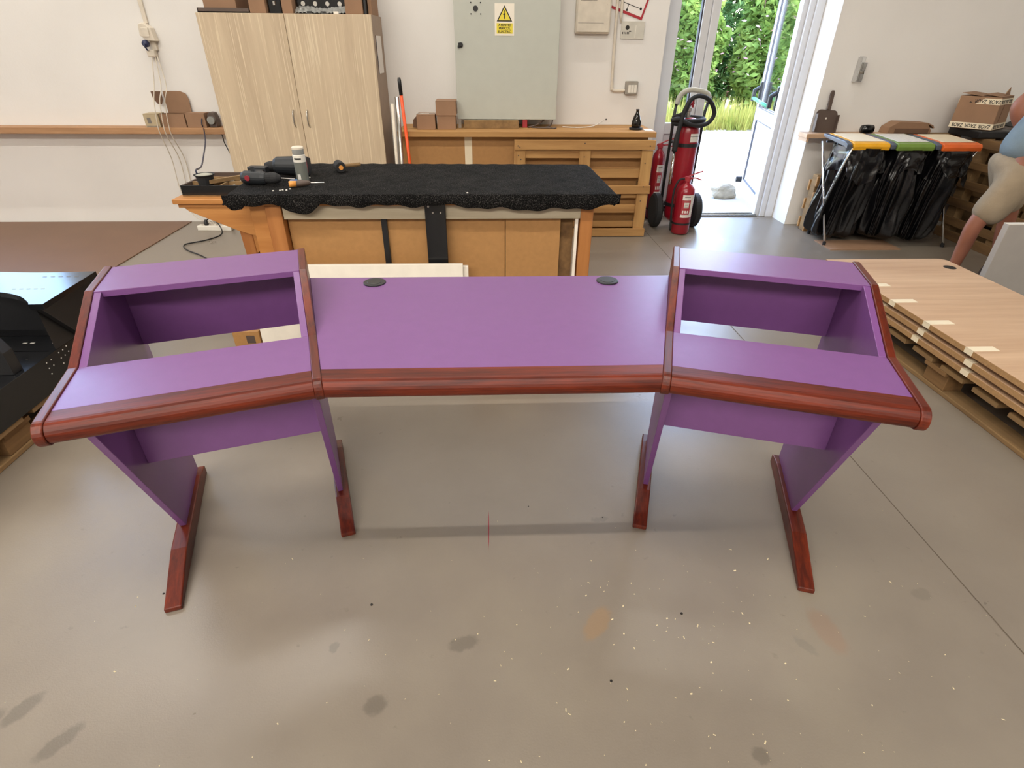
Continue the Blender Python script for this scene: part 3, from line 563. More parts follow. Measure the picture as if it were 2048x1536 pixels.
for c in ((-1.33, 2.0), (-1.40, 2.12)):
    q = MB()
    for k in range(70):
        x, y, z = c[0]+random.uniform(-.08, .08), c[1]+random.uniform(-.04, .04), zt+.008+random.uniform(0, .032); a = random.random()*6.3; l = .014
        q.tube([(x, y, z), (x+l*math.cos(a), y+l*math.sin(a), z+random.uniform(-.004, .008))], [.0035, .0015], 5)
    tag(q.build('screws', 'pile', t), kind='stuff')
cu = thing('glue_cup', 'small dark cup full of dried glue standing in the screw tray', 'cup', (-1.525, 2.0, zt+.006))
MB().lathe([(.0, 0), (.030, 0), (.044, .085), (.052, .09), (.052, .094), (.040, .09), (.0, .088)], (-1.525, 2.0, zt+.006), 22).build('cup', 'rubber', cu, smooth=False)
MB().lathe([(.0, .0), (.04, 0), (.042, .004), (.02, .009), (.0, .007)], (-1.525, 2.0, zt+.094), 18).build('dried_glue', 'foam', cu, smooth=True)
ZC = .795
def drill(name, label, x, y, rz, s, tip=True):
    t = thing(name, label, 'drill', (x, y, ZC), rz)
    R_ = Matrix.Translation((0, 0, .032*s)) @ Matrix.Rotation(PI/2, 4, 'Y')
    MB().lathe([(0, -.10*s), (.024*s, -.10*s), (.032*s, -.085*s), (.032*s, .0), (.026*s, .02*s), (0, .02*s)], (0, 0, 0), 18, R_).build('motor_housing', 'tool', t, local=True, smooth=False, bevel=.002)
    MB().lathe([(0, .02*s), (.024*s, .02*s), (.027*s, .05*s), (.022*s, .075*s), (.012*s, .09*s), (0, .09*s)], (0, 0, 0), 16, R_).build('chuck', 'rubber', t, local=True)
    MB().prism([(-.07*s, .02*s), (-.02*s, .02*s), (-.05*s, .13*s), (-.10*s, .13*s)], 'z', .012*s, .048*s).build('grip', 'rubber', t, .006*s, local=True)
    MB().box(-.135*s, -.04*s, .125*s, .17*s, .004*s, .058*s).build('battery', 'tool', t, .005*s, local=True)
    MB().lathe([(0, 0), (.013*s, 0), (.013*s, .004), (0, .004)], (0, 0, 0), 14, Matrix.Translation((-.06*s, -.031*s, .036*s)) @ Matrix.Rotation(PI/2, 4, 'X')).build('red_badge', 'toolred', t, local=True)
    MB().prism([(-.05*s, -.005*s), (-.03*s, -.005*s), (-.036*s, .02*s), (-.046*s, .02*s)], 'y', -.008*s, .008*s, Matrix.Translation((0, 0, .064*s))).build('direction_switch', 'tool', t, .002, local=True)
    if tip: MB().tube([(.09*s, 0, .032*s), (.16*s, 0, .028*s)], .004, 8).build('drill_bit', 'chrome', t, local=True)
    return t
drill('cordless_drill', 'dark cordless drill lying in front with silver bit and red badge', -1.155, 1.83, -.10, 1.05)
t = thing('cordless_drill', 'thick dark power tool with red end lying behind the smaller drill', 'drill', (-1.07, 2.07, ZC), -.05)
MB().lathe([(0, -.10), (.035, -.10), (.046, -.08), (.05, .02), (.05, .07), (.046, .085), (0, .085)], (0, 0, 0), 20, Matrix.Translation((0, 0, .05)) @ Matrix.Rotation(PI/2, 4, 'Y')).build('motor_housing', 'tool', t, .003, local=True)
MB().box(.03, .088, -.053, -.02, .018, .085).build('red_end_cap', 'toolred', t, .006, local=True)
MB().lathe([(0, -.15), (.02, -.15), (.028, -.125), (.028, -.10), (0, -.10)], (0, 0, 0), 16, Matrix.Translation((0, 0, .045)) @ Matrix.Rotation(PI/2, 4, 'Y')).build('chuck', 'rubber', t, local=True)
MB().prism([(-.04, .03), (.03, .03), (.05, .15), (-.02, .15)], 'z', .025, .07).build('grip', 'rubber', t, .008, local=True)
sc = thing('spray_can', 'white and grey spray can with clear cap standing behind the power tools', 'spray can', (-.985, 1.93, ZC))
MB().lathe([(0, 0), (.029, 0), (.031, .004), (.031, .095), (0, .095)], (-.985, 1.93, ZC), 24).build('label_grey', 'grey2', sc)
MB().lathe([(0, .095), (.0312, .095), (.0312, .128), (.026, .134), (0, .134)], (-.985, 1.93, ZC), 24).build('label_white', 'white', sc)
MB().lathe([(0, .130), (.0285, .130), (.0295, .134), (.0295, .158), (.024, .163), (0, .163)], (-.985, 1.93, ZC), 24).build('cap', 'film', sc)
MB().lathe([(0, .158), (.0300, .156), (.0300, .164), (.024, .169), (0, .169)], (-.985, 1.93, ZC), 24).build('cap_top', 'offwhite', sc)
q = MB()
for i in range(6): a = -PI/2+(-.45+.18*i); q.box(-.0035, .0035, -.0006, .0006, 0, .008, Matrix.Translation((-.985+.0316*math.cos(a), 1.93+.0316*math.sin(a), ZC+.108)) @ Matrix.Rotation(a+PI/2, 4, 'Z'))
q.build('printed_word', 'ink', sc)
q = MB(); a = -PI/2-.5; q.box(-.008, .008, -.0006, .0006, 0, .025, Matrix.Translation((-.985+.0316*math.cos(a+.3), 1.93+.0316*math.sin(a+.3), ZC+.012)) @ Matrix.Rotation(a+.3+PI/2, 4, 'Z')); q.build('hazard_symbol', 'label', sc)
sd = thing('screwdriver', 'screwdriver with blue and orange handle lying on the black carpet', 'screwdriver', (-.97, 1.78, ZC), .35)
RY = Matrix.Translation((0, 0, .016)) @ Matrix.Rotation(PI/2, 4, 'Y')
MB().lathe([(0, -.04), (.013, -.04), (.016, -.03), (.014, -.005), (0, -.005)], (0, 0, 0), 14, RY).build('handle_end', 'orangetip', sd, local=True, smooth=True)
MB().lathe([(0, -.005), (.014, -.005), (.016, .02), (.012, .055), (.006, .065), (0, .065)], (0, 0, 0), 14, RY).build('handle', 'dust', sd, local=True, smooth=True)
MB().tube([(.06, 0, .016), (.13, 0, .013)], .0025, 6).build('blade', 'steel', sd, local=True)
tag(MB().lathe([(0, 0), (.018, 0), (.022, .012), (.018, .026), (0, .028)], (-1.0, 1.825, ZC), 14).build('cap', 'blue', origin=(-1.0, 1.825, ZC), smooth=True), 'small round blue cap beside the screwdriver on the carpet', 'cap')
ma = thing('hammer', 'small dark mallet with pale wooden peg lying near the back of the carpet', 'hammer', (-.845, 2.17, ZC), .4)
MB().lathe([(0, -.045), (.026, -.045), (.029, -.035), (.029, .035), (.026, .045), (0, .045)], (0, 0, 0), 18, Matrix.Translation((0, 0, .03)) @ Matrix.Rotation(PI/2, 4, 'X')).build('head', 'rubber', ma, local=True)
MB().lathe([(0, -.049), (.012, -.049), (.012, -.044), (0, -.044)], (0, 0, 0), 14, Matrix.Translation((0, 0, .03)) @ Matrix.Rotation(PI/2, 4, 'X') @ Matrix.Rotation(PI, 4, 'X')).build('peg', 'orangetip', ma, local=True)
MB().tube([(.025, 0, .03), (.12, .02, .03)], .010, 8).build('handle', 'oldpine', ma, local=True)
q = MB()
for x, y in ((-1.02, 1.70), (-1.03, 1.69), (-1.0, 1.695), (-1.06, 1.68), (-.99, 1.72), (-.11, 1.633), (-.97, 2.0)): q.lathe([(0, 0), (.005, 0), (.004, .004), (0, .005)], (x, y, ZC+.001), 8)
tag(q.build('crumbs', 'label', origin=(-1.02, 1.7, ZC)), 'few pale crumbs scattered on the black carpet', 'crumbs', kind='stuff')
# cream boards leaning in front of the bench
for x0, x1, y, h, lb_ in ((-1.25, -.145, 1.571, .452, 'cream board leaning on the workbench, the front one of the pair'), (-1.15, -.118, 1.597, .432, 'cream board leaning on the workbench, the rear one of the pair')):
    tag(MB().prism([(y, .0), (y+.018, .0), (y+.036, h), (y+.018, h)], 'x', x0, x1).build('cream_board', 'whiteboard', origin=(x0/2+x1/2, y, 0), bevel=.002), lb_, 'board')
yb = thing('cardboard_box', 'small yellowish carton with a brown label on the floor left of the cream boards', 'box', (-1.32, 1.63, 0)); bx(-1.40, -1.258, 1.57, 1.69, 0, .09).build('body', 'hard', yb, .003); bx(-1.33, -1.285, 1.5685, 1.57, .02, .065).build('brown_label', 'dust', yb)

# ------------------------------------------------------------------ electric box and the wall right of the cabinet
ec = thing('electric_box', 'large grey steel electric cabinet mounted on the back wall', 'electric box', (.155, 3.98, .895))
bx(-.235, .545, 3.872, 4.099, .905, 2.05).build('body', 'greymetal', ec, .004)
dr = bx(-.25, .56, 3.85, 3.870, .895, 2.06).build('door', 'greymetal', ec, .003)
FY = Matrix.Rotation(PI/2, 4, 'X')
MB().lathe([(0, 0), (.016, 0), (.018, .006), (0, .006)], (0, 0, 0), 18, Matrix.Translation((-.205, 3.85, 1.415)) @ FY).build('lock', 'black', dr)
MB().box(-.222, -.19, 3.83, 3.845, 1.405, 1.43).box(-.228, -.212, 3.832, 3.846, 1.395, 1.412).build('key_handle', 'black', dr, .002)
MB().lathe([(0, 0), (.019, 0), (.019, .003), (0, .003)], (0, 0, 0), 22, Matrix.Translation((-.084, 3.8505, 1.649)) @ FY).build('round_hole', 'black', dr)
for x in (-.119, -.046):
    for z in (1.615, 1.686): MB().lathe([(0, 0), (.0048, 0), (.0048, .003), (0, .003)], (0, 0, 0), 10, Matrix.Translation((x, 3.8505, z)) @ FY).build('screw', 'black', dr)
sg = thing('warning_sign', 'white and yellow high voltage sticker on the electric cabinet door', 'sign', (.134, 3.849, 1.58))
bx(.060, .208, 3.8485, 3.8499, 1.478, 1.684).build('backing', 'signwhite', sg)
bx(.074, .197, 3.8478, 3.8484, 1.492, 1.559).build('yellow_band', 'signyellow', sg)
MB().prism([(.075, 1.570), (.193, 1.570), (.134, 1.672)], 'y', 3.8476, 3.8484).build('triangle_border', 'ink', sg)
MB().prism([(.088, 1.5775), (.180, 1.5775), (.134, 1.657)], 'y', 3.8470, 3.8476).build('triangle', 'signyellow', sg)
MB().prism([(.135, 1.642), (.123, 1.610), (.132, 1.611), (.130, 1.586), (.1365, 1.586), (.141, 1.622), (.1325, 1.621), (.140, 1.640)], 'y', 3.8464, 3.8470).build('lightning_bolt', 'ink', sg)
for s, z in (('ATENTIE!', 1.546), ('PERICOL', 1.525), ('ELECTRIC', 1.504)): text(s, .0205, 'ink', sg, facing(.1355, 3.8477, z), sx=1.12, bold=.0006)
# shelf unit below it
su = thing('shelf_bench', 'long wooden counter with brown panels under the electric cabinet', 'counter', (.3, 3.85, 0))
bx(-.72, 1.35, 3.60, 4.098, .792, .832).build('top_plank', 'pinex', su, .003)
bx(-.71, -.18, 3.70, 3.712, .0, .792).build('panel', 'hard', su); bx(-.178, 1.30, 3.70, 3.712, .0, .792).build('panel', 'hard', su)
bx(-.195, -.135, 3.697, 3.70, .0, .790).build('tape_strip', 'tape', su)
for x in (-.70, 1.27): bx(x, x+.05, 3.72, 4.09, 0, .792).build('side_post', 'pinez', su, .003)
pl = thing('pallet', 'pale wooden pallet standing upright against the counter under the electric cabinet', 'pallet', (.77, 3.59, 0))
for z0, z1, x1 in ((.706, .778, 1.343), (.363, .430, 1.345), (.005, .071, 1.345)): bx(.205, x1, 3.555, 3.577, z0, z1).build('front_board', 'pinex', pl, .003)
for x0 in (.205, .735, 1.245): bx(x0, x0+.092, 3.578, 3.60, .02, .70).build('upright', 'pinez', pl, .003)
for z0, z1 in ((.635, .69), (.483, .552), (.32, .365), (.196, .264), (.075, .124)): bx(.22, 1.33, 3.602, 3.624, z0, z1).build('rear_board', 'pinex', pl, .003)
for x0 in (.21, .74, 1.25):
    for z0 in (.06, .38, .635): bx(x0+.005, x0+.085, 3.625, 3.69, z0, z0+.06).build('block', 'oldpine', pl)
for x, z in ((.235, .735), (.25, .725), (.24, .66), (.26, .63), (.775, .65), (1.28, .60), (1.285, .42), (1.28, .30), (1.30, .735), (.77, .755)):
    MB().lathe([(0, 0), (.005, 0), (.005, .002), (0, .002)], (0, 0, 0), 8, Matrix.Translation((x, 3.5545 if z > .7 or .36 < z < .43 else 3.5775, z)) @ FY).build('nail', 'dust', pl)
zt2 = .832
carton('cardboard_box', 'lower of the two stacked cartons left of the electric cabinet', -.41, -.262, 3.72, 3.90, zt2, zt2+.098, group='cartons on the counter')
carton('cardboard_box', 'upper of the two stacked cartons left of the electric cabinet', -.415, -.255, 3.715, 3.905, zt2+.102, zt2+.205, group='cartons on the counter', tapes=False)
b = carton('cardboard_box', 'single low carton with open side flap beside the orange broom handle', -.572, -.425, 3.71, 3.88, zt2, zt2+.105, group='cartons on the counter')
bx(-.05, .02, -.02, .02, .1085, .1095).build('white_label', 'label', b, local=True)
MB().prism([(-.074, .0), (-.074, .10), (-.115, .06), (-.12, .004)], 'y', .03, .034).build('side_flap', 'carddark', b, local=True)
tag(bx(-.20, .25, 3.80, 3.95, zt2, zt2+.058).build('wood_block', 'oldpine', origin=(.0, 3.87, zt2), bevel=.004), 'rough wooden beam lying on the counter below the electric cabinet', 'beam')
tag(bx(-.245, -.222, 3.83, 3.86, zt2, .90).build('metal_post', 'steel', origin=(-.234, 3.845, zt2)), 'short metal post under the left corner of the electric cabinet', 'post')
tag(bx(.285, .325, 3.86, 3.92, zt2, .902).build('red_block', 'reddark', origin=(.305, 3.89, zt2), bevel=.004), 'dark red block between the beam and the electric cabinet', 'block')
for i, P in enumerate(([(.33, 3.84, zt2+.006), (.42, 3.86, zt2+.03), (.50, 3.95, .91), (.51, 4.0, .93)], [(.36, 3.84, zt2+.005), (.47, 3.82, zt2+.006), (.53, 3.87, zt2+.03), (.54, 3.95, .92)], [(.40, 3.82, zt2+.006), (.5, 3.80, zt2+.006), (.54, 3.78, zt2+.006), (.56, 3.80, zt2+.006)])):
    tag(MB().tube(smooth_path(P, 8), .006, 6).build('cable', 'dust', origin=P[0], smooth=True), ['dark cable rising from the beam end into the electric cabinet', 'dark cable bending up at the right under the electric cabinet', 'dark cable end lying on the counter under the electric cabinet'][i], 'cable', 'cables below the electric cabinet')
q = MB().tube(smooth_path([(.62, 3.86, zt2+.008), (.75, 3.82, zt2+.008), (.88, 3.86, zt2+.016), (.98, 3.95, zt2+.05)], 6), .004, 5)
tag(q.build('cable_tie', 'label', origin=(.8, 3.86, zt2)), 'pale loose strap lying on the counter left of the bottle', 'strap')
bo = thing('bottle', 'dark bottle on a black base at the right end of the counter', 'bottle', (1.215, 3.76, zt2))
MB().lathe([(0, 0), (.052, 0), (.055, .006), (.055, .016), (.03, .02), (0, .02)], (1.215, 3.76, zt2), 20).build('base', 'black', bo)
MB().lathe([(0, .0205), (.036, .0205), (.039, .03), (.038, .06), (.026, .10), (.013, .125), (.012, .145), (.014, .146), (.014, .152), (0, .152)], (1.215, 3.76, zt2), 22).build('glass', 'bottle', bo, smooth=True)
bx(1.27, 1.34, 3.66, 3.75, zt2, zt2+.006).build('paper_scrap', 'paper', None, origin=(1.3, 3.7, zt2)); tag(bpy.data.objects['paper_scrap'], 'small white paper scrap beside the bottle on the counter end', 'paper')
# broom and pipes
br = thing('broom_handle', 'orange broom handle with black grip leaning beside the oak cabinet', 'broom', (-.60, 3.52, 0))
P0, P1 = Vector((-.60, 3.50, .02)), Vector((-.665, 3.585, 1.205)); D = P1-P0
MB().tube([P0, P0+D*.90], .0125, 10).build('stick', 'orange', br, smooth=True); MB().tube([P0+D*.90, P0+D*.985, P1], [.014, .014, .009], 10).build('grip', 'black', br, smooth=True)
MB().tube([(-.70, 3.50, .015), (-.692, 3.58, 1.075)], .017, 10).build('pipe', 'steel', None, origin=(-.70, 3.5, 0), smooth=True); tag(bpy.data.objects['pipe'], 'grey metal pipe leaning against the cabinet left of the orange handle', 'pipe', 'pipes beside the cabinet')
MB().tube([(-.738, 3.49, .012), (-.729, 3.56, 1.03)], .012, 10).build('pipe.001', 'aged' if 'aged' in M else 'offwhite', None, origin=(-.738, 3.49, 0), smooth=True); tag(bpy.data.objects['pipe.001'], 'thin pale pipe leaning between the cabinet and the grey metal pipe', 'pipe', 'pipes beside the cabinet')
tag(MB().prism(arc(-.575, .56, .065, 0, 180, 14)+[(-.64, .2), (-.51, .2)], 'y', 3.42, 3.435).build('paddle', 'whiteboard', origin=(-.575, 3.43, .2)), 'pale round-topped board behind the orange broom handle', 'board')
bpy.data.objects['paddle'].location.z = .0
for v in bpy.data.objects['paddle'].data.vertices:
    pass

# wall fittings near the door
jb = thing('junction_box', 'flat cream plastic junction box high on the wall right of the electric cabinet', 'junction box', (.84, 4.07, 1.5))
bx(.705, .985, 4.045, 4.099, 1.50, 1.92).build('box', 'offwhite', jb, .01); bx(.715, .975, 4.036, 4.044, 1.51, 1.91).build('cover', 'offwhite', jb, .006)
for x in (.735, .95):
    for z in (1.545, 1.70): MB().lathe([(0, 0), (.007, 0), (.007, .003), (0, .003)], (0, 0, 0), 10, Matrix.Translation((x, 4.036, z)) @ FY).build('screw', 'offwhite', jb)
bx(.725, .93, 4.0352, 4.036, 1.571, 1.5735).build('print_line', 'inkgrey', jb); bx(.735, .865, 4.0352, 4.036, 1.718, 1.721).build('print_line', 'inkgrey', jb)
cd = thing('conduit', 'white cable conduit running down the wall and across to the light switch', 'conduit', (1.04, 4.08, 1.07))
MB().tube(smooth_path([(1.03, 4.082, 3.2), (1.036, 4.082, 1.7), (1.048, 4.082, 1.16), (1.058, 4.082, 1.105), (1.09, 4.082, 1.095), (1.165, 4.082, 1.098)], 8), .012, 10).build('pipe', 'offwhite', cd, smooth=True)
MB().tube([(1.068, 4.084, 3.2), (1.074, 4.084, 1.62), (1.078, 4.084, 1.58)], [.011, .011, .007], 10).build('short_pipe', 'offwhite', cd, smooth=True)
sw = thing('light_switch', 'three-way light switch box on the wall left of the door', 'switch', (1.215, 4.08, 1.07))
bx(1.163, 1.268, 4.05, 4.099, 1.068, 1.168).build('box', 'switchgrey', sw, .006)
for k in range(3): bx(1.183+k*.025, 1.206+k*.025, 4.042, 4.05, 1.082, 1.14).build('rocker', 'white', sw, .002)
ep = thing('evacuation_plan', 'tilted evacuation plan sheet with red border near the door', 'plan', (1.15, 4.095, 1.75))
mt = Matrix.Translation((1.245, 4.0955, 1.595)) @ Matrix.Rotation(-.30, 4, 'Y').inverted()
mt = Matrix.Translation((1.245, 4.0955, 1.595)) @ Matrix.Rotation(.30, 4, 'Y')
bx(-.42, 0, 0, .003, 0, .30, mtx=mt).build('red_border', 'signred', ep); bx(-.405, -.015, -.001, 0, .018, .285, mtx=mt).build('paper', 'paper', ep)
q = MB()
for a in ((-.15, -.03, .065, .07), (-.33, -.15, .065, .07), (-.145, -.14, .03, .067), (-.25, -.245, .07, .18), (-.045, -.03, .058, .076), (-.15, -.135, .02, .034), (-.36, -.30, .16, .165)): q.box(a[0], a[1], -.0016, -.001, a[2], a[3], mtx=mt)
q.build('plan_lines', 'ink', ep)
wp = thing('wall_note', 'clear plastic pocket with a small instruction note below the evacuation plan', 'note', (1.18, 4.095, 1.47))
bx(1.085, 1.275, 4.088, 4.098, 1.468, 1.588).build('pocket', 'pocket', wp, .002)
MB().lathe([(.013, 0), (.016, 0), (.016, .001), (.013, .001)], (0, 0, 0), 24, Matrix.Translation((1.135, 4.0878, 1.545)) @ FY).build('round_mark', 'ink', wp)
q = MB().box(1.13, 1.14, 4.087, 4.0876, 1.541, 1.549).box(1.15, 1.168, 4.087, 4.0876, 1.517, 1.524)
for k in range(5): q.box(1.098+k*.012, 1.103+k*.012, 4.087, 4.0876, 1.50, 1.516)
q.build('print', 'ink', wp); bx(1.20, 1.206, 4.085, 4.088, 1.475, 1.56).build('plastic_fold', 'white', wp)
tag(MB().lathe([(0, 0), (.007, 0), (.005, .002), (0, .002)], (0, 0, 0), 10, Matrix.Translation((1.03, 4.099, .872)) @ FY).build('screw_hole', 'ink', origin=(1.03, 4.1, .872)), 'small black hole in the wall above the counter left of the bottle', 'hole')

# ------------------------------------------------------------------ fire extinguishers
ft = thing('trolley_extinguisher', 'large red wheeled fire extinguisher with black hose beside the door', 'fire extinguisher', (1.685, 3.86, 0))
c = (1.69, 3.86, 0)
MB().lathe([(0, .07), (.07, .07), (.092, .10), (.098, .14), (.098, .80), (.088, .86), (.055, .905), (.03, .915), (0, .915)], c, 28).build('cylinder', 'red', ft, smooth=True)
for z in (.695, .20):
    MB().lathe([(.099, z), (.104, z), (.104, z+.028), (.099, z+.028)], c, 28).build('strap', 'black', ft); bx(1.575, 1.595, 3.85, 3.87, z+.0, z+.03).build('strap_buckle', 'black', ft)
MB().lathe([(0, .915), (.022, .915), (.022, .96), (.03, .965), (.03, .985), (.016, .99), (.016, 1.02), (0, 1.02)], (1.665, 3.86, 0), 16).build('valve', 'steel', ft)
MB().tube([(1.64, 3.85, 1.0), (1.70, 3.85, 1.025)], .012, 8).tube([(1.69, 3.845, .99), (1.69, 3.845, 1.05)], .009, 8).build('valve_wheel', 'red', ft)
MB().tube([(1.585, 3.98, .12), (1.59, 3.985, .9), (1.60, 4.0, 1.0)], .013, 8).tube([(1.835, 3.98, .12), (1.85, 3.985, .95), (1.87, 4.0, 1.02)], .013, 8).tube([(1.585, 3.98, .15), (1.835, 3.98, .15)], .012, 8).tube([(1.59, 3.98, .71), (1.845, 3.98, .71)], .012, 8).build('frame', 'black', ft, smooth=True)
MB().tube(smooth_path([(1.60, 4.0, 1.0), (1.63, 4.0, 1.075), (1.70, 4.0, 1.11), (1.80, 4.0, 1.10), (1.86, 4.0, 1.075), (1.87, 4.0, 1.02)], 6), .021, 10).build('handle', 'foam', ft, smooth=True)
hz = []
for k in range(66):
    a = k/66*2*PI*2.1+2.2; hz.append((1.69+.125*math.cos(a)-.01, 3.86+.11*math.sin(a), .865+.05*k/66))
hz += [(1.60, 3.75, .96), (1.63, 3.745, 1.05), (1.70, 3.745, 1.082), (1.79, 3.75, 1.05), (1.85, 3.76, .96), (1.82, 3.76, .89), (1.74, 3.74, .865), (1.64, 3.735, .88), (1.56, 3.74, .915), (1.50, 3.76, .90)]
MB().tube(smooth_path(hz, 3), .017, 8).build('hose', 'rubber', ft, smooth=True)
MB().tube(smooth_path([(1.63, 3.74, 1.06), (1.59, 3.735, .96), (1.565, 3.735, .80), (1.558, 3.735, .67)], 6), [.018]*13+[.022]*6, 10).build('hose_end', 'rubber', ft, smooth=True)
MB().tube([(1.558, 3.735, .67), (1.562, 3.735, .50), (1.564, 3.735, .405)], [.010, .013, .015], 10).build('nozzle', 'chrome', ft, smooth=True)
for x in (1.515, 1.87):
    wl = MB().lathe([(.06, -.03), (.13, -.034), (.148, -.02), (.148, .02), (.13, .034), (.06, .03)], (0, 0, 0), 36, Matrix.Translation((x, 3.89, .148)) @ Matrix.Rotation(PI/2, 4, 'Y')).build('wheel', 'rubber', ft, smooth=False)
    MB().lathe([(0, -.026), (.06, -.026), (.06, .026), (0, .026)], (0, 0, 0), 20, Matrix.Translation((x, 3.89, .148)) @ Matrix.Rotation(PI/2, 4, 'Y')).build('hub', 'black', wl)
MB().tube([(1.54, 3.89, .148), (1.845, 3.89, .148)], .012, 8).build('axle', 'black', ft)
def patch(mb, c, r, a0, a1, z0, z1, n=8):
    o = [(c[0]+r*math.cos(math.radians(a0+(a1-a0)*i/n)), c[1]+r*math.sin(math.radians(a0+(a1-a0)*i/n))) for i in range(n+1)]
    mb.add([(x, y, c[2]+z) for z in (z0, z1) for x, y in o], [(i, i+1, i+n+2, i+n+1) for i in range(n)]); return mb
lab = patch(MB(), c, .0995, -92, -38, .735, .80).build('label', 'label', ft, smooth=True)
patch(MB(), c, .1, -92, -38, .776, .779).build('label_line', 'ink', lab)
def extinguisher(name, label, c, r, h, a0=-120, a1=-40, big=False):
    t = thing(name, label, 'fire extinguisher', c, group='small red fire extinguishers')
    MB().lathe([(0, .004), (r*.85, .004), (r, .02), (r, h-.08), (r*.93, h-.045), (r*.6, h-.015), (.022, h), (.022, h+.015), (0, h+.015)], c, 24).build('cylinder', 'red' if not big else 'red', t, smooth=True)
    MB().lathe([(0, h+.015), (.025, h+.015), (.025, h+.05), (0, h+.05)], c, 14).box(c[0]-.03, c[0]+.035, c[1]-.012, c[1]+.012, c[2]+h+.03, c[2]+h+.045).build('valve', 'reddark', t)
    MB().tube([(c[0], c[1], h+.05), (c[0]+.05, c[1]-.01, h+.075), (c[0]+.115, c[1]-.01, h+.095)], .006, 6).tube([(c[0], c[1], h+.035), (c[0]+.06, c[1]-.01, h+.042), (c[0]+.115, c[1]-.01, h+.025)], .006, 6).build('lever', 'reddark', t)
    if not big: MB().tube(smooth_path([(c[0]-.02, c[1], h+.035), (c[0]-.08, c[1]-.01, h+.02), (c[0]-r-.03, c[1]-.01, h-.07), (c[0]-r-.025, c[1]-.01, h*.5), (c[0]-r-.01, c[1]-.01, .03)], 6), .009, 8).build('hose', 'rubber', t, smooth=True)
    MB().lathe([(r, .09), (r+.003, .09), (r+.003, .105), (r, .105)], c, 24).build('band', 'black', t)
    L_ = patch(MB(), c, r+.0012, a0, a1, h*.36, h*.80, 10).build('label', 'label', t, smooth=True)
    patch(MB(), c, r+.002, a0, a0+(a1-a0)*.68, h*.42, h*.70, 10).build('red_field', 'reddark', L_, smooth=True)
    q = MB(); w0 = a1-a0
    for f0, f1, z0, z1 in ((.18, .55, .55, .655), (.1, .2, .45, .5), (.27, .4, .45, .5), (.46, .58, .45, .5), (.1, .6, .69, .692)): patch(q, c, r+.0028, a0+w0*f0, a0+w0*f1, h*z0, h*z1, 4)
    q.build('print', 'label', L_)
    q = MB()
    for k in range(4): patch(q, c, r+.0033, a0+w0*.22, a0+w0*.5, h*(.565+.022*k), h*(.572+.022*k), 3)
    patch(q, c, r+.003, a0+w0*.15, a0+w0*.6, h*.755, h*.77, 3); q.build('print_lines', 'inkgrey', L_)
    return t
extinguisher('fire_extinguisher', 'small red fire extinguisher on the floor in front of the wheeled one', (1.69, 3.665, 0), .078, .43)
extinguisher('fire_extinguisher', 'slim red fire extinguisher behind the left wheel of the wheeled one', (1.56, 4.16, 0), .055, .62, -110, -20, True)

# ------------------------------------------------------------------ right of the door
rs = thing('wall_shelf', 'reddish wooden wall shelf on the wall right of the door', 'shelf', (3.3, 3.87, .76))
bx(2.69, 3.42, 3.79, 3.938, .765, .80).build('plank', 'oaktop', rs, .003); bx(3.425, 4.05, 3.80, 3.938, .768, .796).build('plank', 'oldpine', rs, .003)
MB().box(2.70, 2.72, 3.80, 3.938, .735, .764).box(3.4, 3.43, 3.82, 3.938, .66, .764).build('bracket', 'oaktop', rs)
dp = thing('dustpan', 'dark dustpan leaning upright on the shelf right of the door', 'dustpan', (2.86, 3.88, .80))
mt = Matrix.Translation((2.86, 3.865, .801)) @ Matrix.Rotation(-.16, 4, 'X') @ Matrix.Rotation(.06, 4, 'Y')
q = MB().prism([(-.095, 0), (.095, 0), (.095, .13)]+arc(.055, .135, .04, 0, 90, 5)+arc(-.055, .135, .04, 90, 180, 5)+[(-.095, .13)], 'y', 0, .006, mt)
q.box(-.095, -.088, -.035, 0, 0, .14, mtx=mt).box(.088, .095, -.035, 0, 0, .14, mtx=mt); q.build('pan', 'dust', dp, .002)
MB().prism([(-.016, .175), (.016, .175), (.017, .30), (.009, .32), (-.009, .32), (-.017, .30)], 'y', -.012, .004, mt).build('handle', 'dust', dp, .003)
MB().lathe([(0, 0), (.008, 0), (.006, .003), (0, .003)], (0, 0, 0), 8, mt @ Matrix.Translation((0, 0, .11)) @ FY).build('sticker', 'label', dp)
bk = thing('wall_bracket', 'small shiny metal bracket on the wall right of the door', 'bracket', (3.05, 3.92, 1.27))
mt = Matrix.Translation((3.055, 3.938, 1.27)) @ Matrix.Rotation(.03, 4, 'Y')
MB().box(-.03, .03, -.012, 0, -.09, .09, mtx=mt).build('plate', 'chrome', bk, .003); MB().box(-.03, -.022, -.06, -.012, -.09, .09, mtx=mt).box(.022, .03, -.06, -.012, -.09, .05, mtx=mt).build('side_wing', 'chrome', bk, .002)
MB().tube([mt @ Vector((-.02, -.04, -.02)), mt @ Vector((.02, -.04, -.02))], .012, 10).build('roller', 'steel', bk)
cbx = thing('cardboard_box', 'flat open carton lying on the shelf above the recycling bins', 'box', (3.57, 3.86, .80))
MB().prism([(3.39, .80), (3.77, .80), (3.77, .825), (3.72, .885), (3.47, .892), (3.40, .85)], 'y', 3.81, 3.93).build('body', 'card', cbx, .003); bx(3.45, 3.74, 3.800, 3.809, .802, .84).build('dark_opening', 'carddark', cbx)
MB().prism([(3.72, .885), (3.775, .865), (3.79, .845), (3.78, .842), (3.765, .858), (3.72, .879)], 'y', 3.81, 3.93).build('loose_flap', 'card', cbx)
